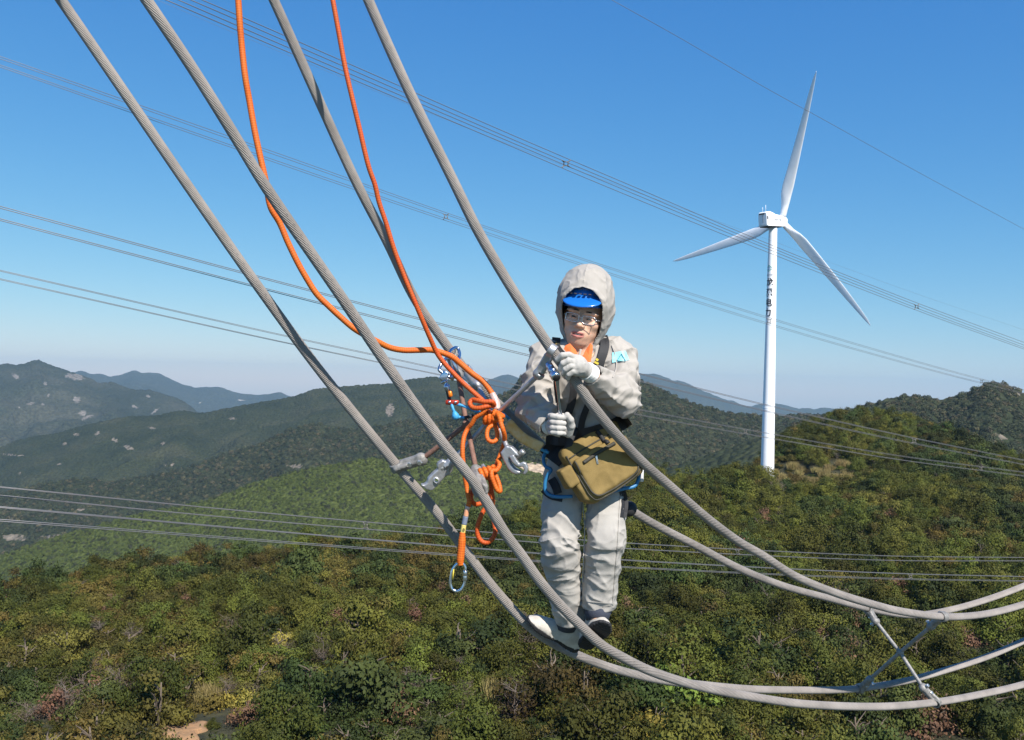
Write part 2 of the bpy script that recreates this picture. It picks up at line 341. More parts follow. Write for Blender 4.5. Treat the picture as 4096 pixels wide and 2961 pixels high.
# near hill: from under the camera to its crest, then away down the far side
L1 = [(-1500, 2440, 170), (-600, 2400, 180), (0, 2300, 185), (250, 2270, 185), (460, 2232, 188), (800, 2190, 190), (1000, 2165, 190), (1180, 2148, 192), (1475, 2130, 195), (1633, 2115, 195), (1780, 2092, 198), (2017, 2040, 205), (2170, 2010, 212), (2400, 1925, 222), (2560, 1893, 232), (2650, 1879, 240), (2822, 1877, 252), (2935, 1856, 268), (3020, 1835, 285), (3093, 1765, 305), (3138, 1705, 315), (3215, 1678, 322), (3260, 1650, 325), (3350, 1626, 328), (3418, 1626, 328), (3531, 1638, 325), (3614, 1650, 322), (3749, 1676, 318), (3839, 1708, 312), (3930, 1748, 306), (4020, 1793, 300), (4096, 1825, 294), (4500, 2000, 270), (5600, 2250, 230)]
c1 = np.array([P(*q) for q in L1]); B1 = c1[:, 0] / c1[:, 1]; Y1 = c1[:, 1]; Z1 = c1[:, 2] - 4.2
TOWER = np.array([77.6, 274.4])
def near_h(x, y):
    x = np.asarray(x, float); y = np.asarray(y, float)
    b = x / np.maximum(y, 20.)
    yc = np.interp(b, B1, Y1); zc = np.interp(b, B1, Z1); pw = np.interp(b, [-.3, .1, .26, .30, .38, .48], [1.15, 1.3, 1.8, 3.4, 3.2, 2.2])
    t = np.clip((y - 55) / (yc - 55), 0, None)
    z0 = -33.5 + 1.5 * b
    z = np.where(t <= 1, z0 + (zc - z0) * np.power(t, pw), zc - .42 * (y - yc) - .002 * np.maximum(y - yc, 0) ** 2)
    p = np.stack([x / 26., y / 26., np.zeros_like(x)], -1).reshape(-1, 3)
    n = fbm(p, 3, 5).reshape(x.shape)
    z = z + 1.5 * n * np.clip(np.abs(y - yc) / 30., .15, 1)
    w = np.exp(-(((x - TOWER[0]) / 11) ** 2 + ((y - TOWER[1] + 4) / 11) ** 2)); z = z * (1 - w) + w * (-29.)
    return np.maximum(z, -180)
nb, nd = 300, 240
b = np.linspace(-.95, .95, nb)[:, None]; dd = np.concatenate([np.linspace(8, 330, 190), np.linspace(338, 640, 50)])[None]
X = b * np.maximum(dd, 60) ; Yg = dd * np.ones_like(b); Zg = near_h(X, Yg)
V = np.stack([X, Yg, Zg], -1).reshape(-1, 3); i = np.arange(nb - 1)[:, None] * nd; j = np.arange(nd - 1)[None]
m_near = mat('forest floor', (.050, .046, .016), .95, color2=(.016, .018, .007), var_scale=.9, bump=.6, bump_scale=2.0)
tag(mesh('near_hill', V, np.stack([i + j, i + nd + j, i + nd + j + 1, i + j + 1], -1).reshape(-1, 4), m_near, origin=(0, 0, 0)),
    'near hillside under the trees below the cables', 'hill', kind='structure')
# bare orange soil of a footpath at the lower left
m_soil = mat('bare soil', (.34, .19, .09), .95, color2=(.24, .15, .08), var_scale=1.2, bump=.4, bump_scale=4)
def patch(name, px, py, rx, ry, m, label, rot=0.):
    D = 100.
    for _ in range(30):
        p = P(px, py, D); h = float(near_h(p[0], p[1])); D *= 1 + .35 * ((p[2] - h) / max(abs(p[2]), 1)) ; D = min(max(D, 30), 320)
    p = P(px, py, D); vs = [[p[0], p[1], float(near_h(p[0], p[1])) + .35]]; k = 40
    for r in (.35, .7, 1.0):
        for a in np.linspace(0, 2 * np.pi, k, endpoint=False):
            q = r * (1 + .25 * math.sin(3 * a + px) + .15 * math.sin(7 * a)); xx = rx * q * math.cos(a); yy = ry * q * math.sin(a)
            x, y = p[0] + xx * math.cos(rot) - yy * math.sin(rot), p[1] + xx * math.sin(rot) + yy * math.cos(rot)
            vs.append([x, y, float(near_h(x, y)) + (.35 if r < .9 else -.1)])
    f = [(0, 1 + j, 1 + (j + 1) % k) for j in range(k)] + [(1 + q * k + j, 1 + q * k + k + j, 1 + q * k + k + (j + 1) % k, 1 + q * k + (j + 1) % k) for q in range(2) for j in range(k)]
    o = mesh(name, vs, f, m); tag(o, label, 'path', kind='structure'); return p, max(rx, ry)
CLEAR = [patch('path', 740, 2930, 2.2, 2.6, m_soil, 'bare orange soil of a footpath showing between the bushes')]

# ---------------------------------------------------------------- plants
m_bark = mat('bark', (.16, .12, .085), .9, color2=(.09, .07, .05), var_scale=6, bump=.5, bump_scale=15)
m_deadwood = mat('dead wood', (.19, .145, .115), .9, color2=(.10, .08, .065), var_scale=8)
def leaf_mat(name, c, c2, ov=.5):
    m = mat(name, c, .75, color2=c2, var_scale=.9, obj_var=ov, spec=.18)
    b = m.node_tree.nodes['Principled BSDF']
    b.inputs['Subsurface Weight'].default_value = 0.0
    return m
m_pine = leaf_mat('pine needles', (.102, .108, .015), (.054, .060, .011))
m_olive = leaf_mat('olive leaves', (.118, .096, .018), (.066, .056, .014))
m_dkleaf = leaf_mat('dark leaves', (.050, .066, .014), (.026, .036, .010))
m_bright = leaf_mat('bright leaves', (.125, .175, .028), (.075, .115, .02), .2)
m_yellow = leaf_mat('yellowing leaves', (.30, .24, .040), (.16, .14, .03), .2)
m_rust = leaf_mat('rusty dead leaves', (.20, .105, .058), (.12, .072, .045), .2)
m_grass = leaf_mat('dry grass', (.34, .26, .11), (.20, .17, .06), .2)

def leaf_quads(c, n, size, up=.35, rg=rng, asp=.5, out=None):
    """n small leaf faces (rhombs) at points c (n,3)"""
    d = rg.normal(size=(n, 3)); d[:, 2] += up
    if out is not None: d = .38 * d + out / (np.linalg.norm(out, axis=1)[:, None] + 1e-6)      # leaves face outwards from their clump
    d /= np.linalg.norm(d, axis=1)[:, None]
    e = np.cross(d, rg.normal(size=(n, 3))); e /= np.linalg.norm(e, axis=1)[:, None] + 1e-9
    s = size * rg.uniform(.6, 1.35, n)[:, None]
    V = np.stack([c - e * s * asp, c + d * s * .0 + np.cross(d, e) * s * .9, c + e * s * asp, c - np.cross(d, e) * s * .9], 1)
    return V.reshape(-1, 3), np.arange(4 * n).reshape(n, 4)
def make_crown(seed, n, size, kind='bush', rad=(1., 1., .8), clumps=34):
    """leaf faces in clumps through a dome-shaped volume of about unit radius, base at z=0"""
    rg = np.random.default_rng(seed)
    k = clumps; d = rg.normal(size=(k, 3)); d /= np.linalg.norm(d, axis=1)[:, None]
    rr = rg.uniform(.35, 1.0, k) ** .6
    lob = 1 + .28 * np.sin(d[:, 0] * 3.1 + seed) + .22 * np.sin(d[:, 1] * 4.3 + 2 * seed)
    cc = d * (rr * lob)[:, None]
    cc[:, 2] = np.abs(cc[:, 2]) * .95 + .12
    if kind == 'pine': cc[:, :2] *= (1.15 - .55 * cc[:, 2:3]); cc[:, 2] *= 1.25
    cc = cc * np.array(rad)
    w = rg.integers(0, k, n); sp = rg.uniform(.13, .24, k)
    o = rg.normal(size=(n, 3)) * sp[w][:, None] * np.array([1, 1, .55])
    c = cc[w] + o; c[:, 2] = np.abs(c[:, 2])
    return leaf_quads(c, n, size, .5, rg, out=o + .10 * (c - np.array([0, 0, .3])))
def make_trunk(seed, h=1.0, r=.06, nb=5, lean=.1, twigs=0, spread=.55):
    rg = np.random.default_rng(seed + 500); parts = []
    tip = np.array([rg.normal() * lean, rg.normal() * lean, h]); base = np.array([0, 0, -.35])
    c = spline([base, tip * .45 + rg.normal(size=3) * .04, tip], 7); parts.append(tube(c, np.linspace(r, r * .35, 7), 6))
    for k in range(nb):
        t = rg.uniform(.3, .9); q = tip * t; a = rg.uniform(0, 6.28); l = spread * rg.uniform(.6, 1.2) * (1.2 - t * .5)
        e = q + l * np.array([math.cos(a), math.sin(a), rg.uniform(.3, .9)])
        cb = spline([q, (q + e) / 2 + rg.normal(size=3) * .05, e], 5); parts.append(tube(cb, np.linspace(r * .5, r * .15, 5), 5, caps=False))
        for _ in range(twigs):
            t2 = rg.uniform(.3, 1); q2 = q + (e - q) * t2; a2 = rg.uniform(0, 6.28)
            e2 = q2 + l * .6 * np.array([math.cos(a2), math.sin(a2), rg.uniform(.1, 1.)]); parts.append(tube(np.array([q2, (q2 + e2) / 2 + rg.normal(size=3) * .03, e2]), np.array([r * .2, r * .14, r * .06]), 4, caps=False))
    return join_parts(parts)
# kinds: (name, crown material, list of crown meshes, list of trunk meshes)
KINDS = {}
def kind(key, name, mt, seeds, n, size, ck, rad, clumps, label):
    cr = [mesh_data('crown', *make_crown(s, n, size, ck, rad, clumps), mt, smooth=False) for s in seeds]
    tr = [mesh_data('trunk', *make_trunk(s), m_bark) for s in seeds]
    KINDS[key] = (name, cr, tr, label)
kind('pine', 'pine_tree', m_pine, (1, 2, 3, 4, 5), 5200, .047, 'pine', (1, 1, 1.05), 24, 'green pine tree on the near hillside')
kind('olive', 'bushy_tree', m_olive, (6, 7, 8, 9), 4800, .052, 'bush', (1.1, 1.05, .85), 22, 'olive brown bushy tree on the near hillside')
kind('dark', 'broadleaf_tree', m_dkleaf, (10, 11, 12, 13), 4400, .061, 'bush', (1.1, 1.1, .95), 24, 'dark green broadleaf tree on the near hillside')
kind('bright', 'leafy_tree', m_bright, (14, 15), 2200, .10, 'bush', (1.0, 1.0, .8), 30, 'bright lime green leafy tree on the near hillside')
kind('yellow', 'yellow_tree', m_yellow, (16, 17), 1700, .095, 'bush', (1.0, 1.0, .7), 26, 'yellowing tree on the near hillside')
kind('rust', 'dead_tree', m_rust, (18, 19, 20), 1500, .075, 'pine', (1.0, 1.0, .9), 28, 'rust brown dead tree on the near hillside')
bare_tr = [mesh_data('trunk', *make_trunk(s, 1.6, .036, 12, .15, 6, .7), m_deadwood) for s in (21, 22, 23, 24)]
m_twig = leaf_mat('fine brown twigs', (.155, .105, .075), (.095, .068, .05), .3)
bare_cr = []
for s in (41, 42, 43, 44):
    rg = np.random.default_rng(s); n_ = 700; d_ = rg.normal(size=(n_, 3)); d_ /= np.linalg.norm(d_, axis=1)[:, None]; d_[:, 2] = np.abs(d_[:, 2]); c_ = d_ * (rg.uniform(.3, 1., n_) ** .7)[:, None] * np.array([.95, .95, 1.5]) + [0, 0, .45]
    bare_cr.append(mesh_data('crown', *leaf_quads(c_, n_, .10, .5, rg, asp=.07), m_twig, smooth=False))
KINDS['bare'] = ('bare_tree', bare_cr, bare_tr, 'bare grey leafless tree on the near hillside')
gr = []
for s in (25, 26):
    rg = np.random.default_rng(s); n = 420; a = rg.uniform(0, 6.28, n); r0 = np.sqrt(rg.uniform(0, 1, n)) * .8; c = np.stack([r0 * np.cos(a), r0 * np.sin(a), np.zeros(n)], 1)
    tip = c + np.stack([rg.normal(size=n) * .22, rg.normal(size=n) * .22, rg.uniform(.5, 1.1, n)], 1); w = rg.normal(size=(n, 3)) * .025; w[:, 2] = 0
    gr.append(mesh_data('crown', np.stack([c - w, c + w, tip], 1).reshape(-1, 3), np.arange(3 * n).reshape(n, 3), m_grass, smooth=False))
KINDS['grass'] = ('grass_tuft', gr, [None, None], 'dry straw coloured grass tuft on the near hillside')

def forest_kind(px, py, D, u, q):
    """which kind grows where, following the photograph's patches"""
    zone = vnoise(np.array([[px / 420., py / 260., 3.]]), 8)[0]; fine = vnoise(np.array([[px / 130., py / 90., 9.]]), 4)[0]
    left = px < 1900
    if u < .030: return 'rust'
    if u < .072: return 'bare'
    if u < .095: return 'yellow'
    if u < .115 and py > 2350: return 'bright'
    if u < .125: return 'grass'
    if zone < -.25: return 'dark' if q < .75 else 'olive'
    if zone > .30 and left: return 'olive' if q < .6 else 'pine'
    if py < 2350 and left: return 'olive' if q < .62 else 'dark'
    return 'pine' if q < .66 + .3 * fine else ('olive' if q < .85 else 'dark')
# positions: jittered grid over the part of the hillside in view
spots = []
cell = 3.9
for gx in np.arange(-210, 230, cell):
    for gy in np.arange(56, 352, cell):
        if abs(gx) > .66 * gy + 12: continue
        x, y = gx + rng.uniform(-1.9, 1.9), gy + rng.uniform(-1.9, 1.9); b_ = x / y
        yc = np.interp(b_, B1, Y1)
        if y > yc + 16: continue
        if (x - TOWER[0]) ** 2 + (y - TOWER[1]) ** 2 < 5.5 ** 2: continue
        if any(((x - p[0]) / r) ** 2 + ((y - p[1]) / r) ** 2 < 1.6 or (abs(x - p[0] * y / p[1]) < r * 1.2 and -9 < y - p[1] < 1) for p, r in CLEAR): continue
        z = float(near_h(x, y)); px, py = to_px(np.array([x, y, z + 1.5]))
        if px < -260 or px > 4360 or py > 3250: continue
        # the sunlit grassy bank beside the tower
        bank = 3085 < px < 3420 and 1835 < py < 1945 and rng.random() < .93
        spots.append([x, y, z, px, py, rng.random(), rng.random(), bank])
spots.sort(key=lambda s: s[1])
# trees one can point at: (px, py of the crown, kind, crown radius in metres, label)
SPECIAL = [(2700, 2790, 'bright', 3.3, 'lime green leafy tree under the lowest cable at the bottom centre'),
           (2620, 2900, 'yellow', 2.6, 'yellow green leafy tree at the bottom edge below the lime green tree'),
           (3050, 2085, 'rust', 2.6, 'reddish brown dead tree below the turbine tower'),
           (2130, 2600, 'bare', 3.0, 'bare brown tree with fine twigs below the worker'),
           (3380, 2640, 'rust', 2.5, 'russet dead tree to the left of the crossed spacer rods'),
           (3720, 2900, 'rust', 2.8, 'large russet dead tree at the bottom edge under the right spacer'),
           (1130, 2560, 'yellow', 2.3, 'yellow and orange tree in the middle of the left forest'),
           (930, 2560, 'bare', 2.6, 'tall bare grey tree left of the yellow tree'),
           (290, 2860, 'bare', 2.7, 'bare pale tree with forked trunk at the lower left corner'),
           (480, 2770, 'bare', 2.3, 'bare grey spreading tree above the soil patch'),
           (2070, 2860, 'bare', 2.6, 'bare twiggy pink grey tree near the bottom centre'),
           (1640, 2800, 'bare', 2.3, 'slender bare tree with pale trunk at the bottom'),
           (3320, 2420, 'bare', 3.0, 'bare branching tree behind the right spacer'),
           (2920, 2450, 'bare', 2.2, 'bare tree with layered branches between the two cable pairs'),
           (3590, 2360, 'rust', 2.6, 'brown dead pine above the right spacer'),
           (3860, 2560, 'rust', 2.0, 'rust coloured dead bush right of the crossed spacer'),
           (3640, 1860, 'rust', 2.2, 'rust coloured dead bush high on the turbine hill'),
           (3718, 1640, 'dark', 2.4, 'round dark tree standing above the skyline right of the turbine'),
           (820, 2780, 'grass', 2.0, 'tall straw coloured grass above the soil patch')]
def find_ground(px, py):
    best = None
    for D in np.arange(58, 345, .5):
        p = P(px, py, D); h = float(near_h(p[0], p[1]))
        if p[2] <= h: return p, D
    return p, D
def place(key, x, y, z, s, rot, vi, label, group=None, zs=1.0):
    name, crs, trs, _ = KINDS[key]; o = empty(name, (x, y, z), label, 'tree' if key != 'grass' else 'grass', group)
    o.scale = (s, s, s * zs); o.rotation_euler = (0, 0, rot)
    for nm, md in (('trunk', trs[vi % len(trs)]), ('crown', crs[vi % len(crs)])):
        if md is not None:
            c = bpy.data.objects.new(nm, md); link(c, o)
    return o
taken = []
for (px, py, key, r, label) in SPECIAL:
    h = r * (.55 if key != 'bare' else .8); p, D = find_ground(px, py)
    q = P(px, py + .75 * h * FPX / D * .5, D); p, D = find_ground(px, py + min(220, .6 * h * FPX / D))
    place(key, p[0], p[1], float(near_h(p[0], p[1])) - .1, r, rng.uniform(0, 6.28), rng.integers(0, 5), label)
    taken.append((p[0], p[1], r * (.55 if key != 'bare' else .3)))
NTREE = 280; count = 0; rest = []
for (x, y, z, px, py, u, q, bank) in spots:
    if any((x - a) ** 2 + (y - b__) ** 2 < (rr + .6) ** 2 or (abs(x - a * y / b__) < rr * 1.5 and -9 < y - b__ < 1) for a, b__, rr in taken): continue
    key = 'grass' if bank else forest_kind(px, py, y, u, q)
    s = {'pine': rng.uniform(1.9, 3.5), 'olive': rng.uniform(1.9, 3.6), 'dark': rng.uniform(2.0, 3.8), 'bright': rng.uniform(1.3, 2.0), 'yellow': rng.uniform(1.2, 1.8),
         'rust': rng.uniform(1.5, 2.5), 'bare': rng.uniform(1.4, 2.2), 'grass': rng.uniform(1.2, 2.0)}[key]
    if rng.random() < .12 and key in ('pine', 'olive', 'dark'): s *= 1.35
    rot = rng.uniform(0, 6.28); vi = int(rng.integers(0, 20)); zs = rng.uniform(.8, 1.35)
    vis = -60 < px < 4156 and py - 60 < 2990
    if vis and count < NTREE and key != 'grass':
        place(key, x, y, z - .1, s, rot, vi, KINDS[key][3], 'trees of the near hillside', zs); count += 1
    else: rest.append((key, vi, x, y, z - .1, s, rot, zs))

def instancer(name, label, objs, pts, rots, scl, idx, cat):
    """one mass of plants: points carrying one of the given meshes each"""
    col = bpy.data.collections.new(name + '_meshes')
    for k, mds in enumerate(objs):
        o = bpy.data.objects.new('%s_%02d' % (name, k), mds); col.objects.link(o)
    me = bpy.data.meshes.new(name); pts = np.asarray(pts, np.float32)
    me.vertices.add(len(pts)); me.vertices.foreach_set('co', pts.ravel())
    a = me.attributes.new('rot', 'FLOAT_VECTOR', 'POINT'); a.data.foreach_set('vector', np.asarray(rots, np.float32).ravel())
    a = me.attributes.new('scl', 'FLOAT_VECTOR', 'POINT'); a.data.foreach_set('vector', np.asarray(scl, np.float32).ravel())
    a = me.attributes.new('idx', 'INT', 'POINT'); a.data.foreach_set('value', np.asarray(idx, np.int32))
    o = bpy.data.objects.new(name, me); link(o); tag(o, label, cat, kind='stuff')
    ng = bpy.data.node_groups.new(name, 'GeometryNodeTree')
    ng.interface.new_socket('Geometry', in_out='INPUT', socket_type='NodeSocketGeometry'); ng.interface.new_socket('Geometry', in_out='OUTPUT', socket_type='NodeSocketGeometry')
    gi = ng.nodes.new('NodeGroupInput'); go = ng.nodes.new('NodeGroupOutput'); ip = ng.nodes.new('GeometryNodeInstanceOnPoints'); ci = ng.nodes.new('GeometryNodeCollectionInfo')
    ci.inputs['Collection'].default_value = col; ci.inputs['Separate Children'].default_value = True; ci.inputs['Reset Children'].default_value = True
    def attr(nm, t):
        q = ng.nodes.new('GeometryNodeInputNamedAttribute'); q.data_type = t; q.inputs['Name'].default_value = nm; return q.outputs['Attribute']
    er = ng.nodes.new('FunctionNodeEulerToRotation')
    L = ng.links.new
    L(gi.outputs[0], ip.inputs['Points']); L(ci.outputs[0], ip.inputs['Instance']); ip.inputs['Pick Instance'].default_value = True
    L(attr('idx', 'INT'), ip.inputs['Instance Index']); L(attr('rot', 'FLOAT_VECTOR'), er.inputs[0]); L(er.outputs[0], ip.inputs['Rotation']); L(attr('scl', 'FLOAT_VECTOR'), ip.inputs['Scale'])
    L(ip.outputs[0], go.inputs[0])
    o.modifiers.new('scatter', 'NODES').node_group = ng
    return o
# the rest of the near wood as one mass
order = ['pine', 'olive', 'dark', 'bright', 'yellow', 'rust', 'bare', 'grass']; mass = []; start = {}
for k in order:
    start[k] = len(mass); name, crs, trs, _ = KINDS[k]
    for cmd, tmd in zip(crs, trs): mass.append(cmd if cmd is not None and k != 'bare' else tmd)
nvar = {k: len(KINDS[k][1]) for k in order}
if rest:
    instancer('forest', 'dense mixed wood covering the rest of the near hill', mass, [r[2:5] for r in rest], [(0, 0, r[6]) for r in rest],
              [(r[5], r[5], r[5] * r[7]) for r in rest], [start[r[0]] + r[1] % nvar[r[0]] for r in rest], 'forest')
# low scrub between the trees
n = 4200; bb = rng.uniform(-.62, .62, n); yy = np.sqrt(rng.uniform(56 ** 2, 330 ** 2, n)); xx = bb * yy
ok = (yy < np.interp(bb, B1, Y1) + 8) & ((xx - TOWER[0]) ** 2 + (yy - TOWER[1]) ** 2 > 4.5 ** 2)
for p_, r_ in CLEAR: ok &= ((xx - p_[0]) ** 2 + (yy - p_[1]) ** 2 > (r_ * .9) ** 2)
xx, yy = xx[ok], yy[ok]; s = rng.uniform(.6, 1.25, len(xx))
instancer('undergrowth', 'low green and brown scrub between the trees', mass[:start['bright']], np.stack([xx, yy, near_h(xx, yy) - .1], 1), np.stack([0 * s, 0 * s, rng.uniform(0, 6.28, len(s))], 1),
          np.stack([s, s, s * .8], 1), rng.integers(0, start['bright'], len(s)), 'undergrowth')

# crowns on the hills of the middle distance
def clump_mesh(seed, mt, n=110):
    rg = np.random.default_rng(seed); d = rg.normal(size=(n, 3)); d /= np.linalg.norm(d, axis=1)[:, None]; d[:, 2] = np.abs(d[:, 2])
    c = d * rg.uniform(.6, 1.0, n)[:, None] * np.array([1, 1, 1.15])
    return mesh_data('canopy', *leaf_quads(c, n, .27, .6, rg, out=c), mt, smooth=False)
m_c1 = leaf_mat('canopy green', (.080, .100, .022), (.068, .087, .019), .15); m_c2 = leaf_mat('canopy dark', (.050, .056, .024), (.030, .036, .017), .4)
m_c3 = leaf_mat('canopy brown', (.10, .085, .04), (.06, .055, .03), .3)
cl1 = [clump_mesh(s, m_c1) for s in (31, 32, 33)] + [clump_mesh(34, m_c2)]
cl2 = [clump_mesh(s, m_c2) for s in (35, 36, 37)] + [clump_mesh(38, m_c3)]
def cover(ridge, name, label, meshes, spacing, size, bmin, bmax, dfront, seed, patches=()):
    rg = np.random.default_rng(seed); y0, y1 = ridge.y.min() - dfront, ridge.y.max() + 25
    n = int((bmax - bmin) * .5 * (y1 ** 2 - y0 ** 2) / spacing ** 2)
    b = rg.uniform(bmin, bmax, n); y = np.sqrt(rg.uniform(y0 ** 2, y1 ** 2, n)); z = ridge.height(b, y); p = np.stack([b * y, y, z], 1)
    yc = np.interp(b, ridge.b, ridge.y); px, py = to_px(p); ok = (y < yc + 20) & (py < 2350) & (z > ridge.floor + 4)
    for (cx, cy, rx, ry, ang) in patches:
        ok &= (((px - cx) / (rx * 1.0)) ** 2 + ((py - cy) / (ry * 1.15)) ** 2 > 1)
    p = p[ok]; k = len(p); s = size * rg.uniform(.6, 1.3, k)
    instancer(name, label, meshes, p - [0, 0, .3], np.stack([0 * s, 0 * s, rg.uniform(0, 6.28, k)], 1), np.stack([s, s, s * rg.uniform(.8, 1.2, k)], 1), rg.integers(0, len(meshes), k), 'forest')
    return k
if not globals().get('NOTREES'): nc = [cover(r2, 'forest', 'even plantation wood on the bright green hill', cl1, 3.8, 2.1, -.62, .12, 330, 71, pat2),
      cover(r3, 'forest', 'dark wood on the spur behind the green hill', cl2, 7.6, 4.2, -.62, .06, 420, 72, pat3),
      cover(r4b, 'forest', 'dark wood on the hill behind the worker', cl2, 6.6, 3.7, -.12, .36, 430, 73),
      cover(r7, 'forest', 'dark wood on the hill at the right edge', cl2, 5.0, 2.9, .3, .64, 260, 74, pat7)]
print('canopy counts', nc, 'near rest', len(rest), 'individual', count)
# ================================================================ solid modelling by distance fields (cloth, castings, figure)
def _q(p): return np.asarray(p, np.float32)
def s_sphere(p, c, r): return np.linalg.norm(p - _q(c), axis=1) - r
def s_ell(p, c, r, M=None):
    q = p - _q(c)
    if M is not None: q = q @ _q(M)
    r = _q(r); k0 = np.linalg.norm(q / r, axis=1); k1 = np.linalg.norm(q / (r * r), axis=1)
    return k0 * (k0 - 1) / (k1 + 1e-9)
def s_cone(p, a, b, ra, rb):
    """capsule whose radius runs from ra at a to rb at b"""
    a, b = _q(a), _q(b); d = b - a; t = np.clip(((p - a) @ d) / float(d @ d), 0, 1)
    return np.linalg.norm(p - a - t[:, None] * d, axis=1) - (ra + (rb - ra) * t)
def s_chain(p, pts, rs, k=.0):
    r = s_cone(p, pts[0], pts[1], rs[0], rs[1])
    for i in range(1, len(pts) - 1): r = smin(r, s_cone(p, pts[i], pts[i + 1], rs[i], rs[i + 1]), k) if k else np.minimum(r, s_cone(p, pts[i], pts[i + 1], rs[i], rs[i + 1]))
    return r
def s_box(p, c, M, h, r=0.):
    """box with axes = columns of M, half sizes h, edge radius r"""
    q = np.abs((p - _q(c)) @ _q(M)) - (_q(h) - r)
    return np.linalg.norm(np.maximum(q, 0), axis=1) + np.minimum(q.max(1), 0) - r
def s_cyl(p, a, b, r, e=0.):
    a, b = _q(a), _q(b); d = b - a; L = float(np.linalg.norm(d)); d = d / L; t = (p - a) @ d
    x = np.linalg.norm(p - a - t[:, None] * d, axis=1) - r + e; y = np.abs(t - L / 2) - L / 2 + e
    return np.minimum(np.maximum(x, y), 0) + np.hypot(np.maximum(x, 0), np.maximum(y, 0)) - e
def s_outline(p, poly, o, M, half, rnd):
    """casting: closed 2D outline (in the plane of M's first and third columns through o), extruded by +-half with rounded edges"""
    q = (p - _q(o)) @ _q(M); x, y = q[:, 0], q[:, 2]; poly = _q(poly); d = np.full(len(q), 1e9, np.float32); ins = np.zeros(len(q), bool); n = len(poly)
    for i in range(n):
        a, b = poly[i], poly[(i + 1) % n]; e = b - a; wx, wy = x - a[0], y - a[1]; t = np.clip((wx * e[0] + wy * e[1]) / (e @ e + 1e-12), 0, 1)
        d = np.minimum(d, (wx - e[0] * t) ** 2 + (wy - e[1] * t) ** 2)
        c = (a[1] > y) != (b[1] > y); ins ^= c & (x < (b[0] - a[0]) * (y - a[1]) / (b[1] - a[1] + 1e-12) + a[0])
    d = np.where(ins, -1, 1) * np.sqrt(d) + rnd; z = np.abs(q[:, 1]) - half + rnd
    return np.minimum(np.maximum(d, z), 0) + np.hypot(np.maximum(d, 0), np.maximum(z, 0)) - rnd
def smin(a, b, k):
    h = np.clip(.5 + .5 * (b - a) / k, 0, 1); return b + (a - b) * h - k * h * (1 - h)
def smax(a, b, k): return -smin(-a, -b, k)
def axes(f, up):
    """matrix with columns right, forward, up"""
    f = nrm(f); r = nrm(np.cross(f, up)); u = np.cross(r, f); return np.stack([r, f, u], 1)

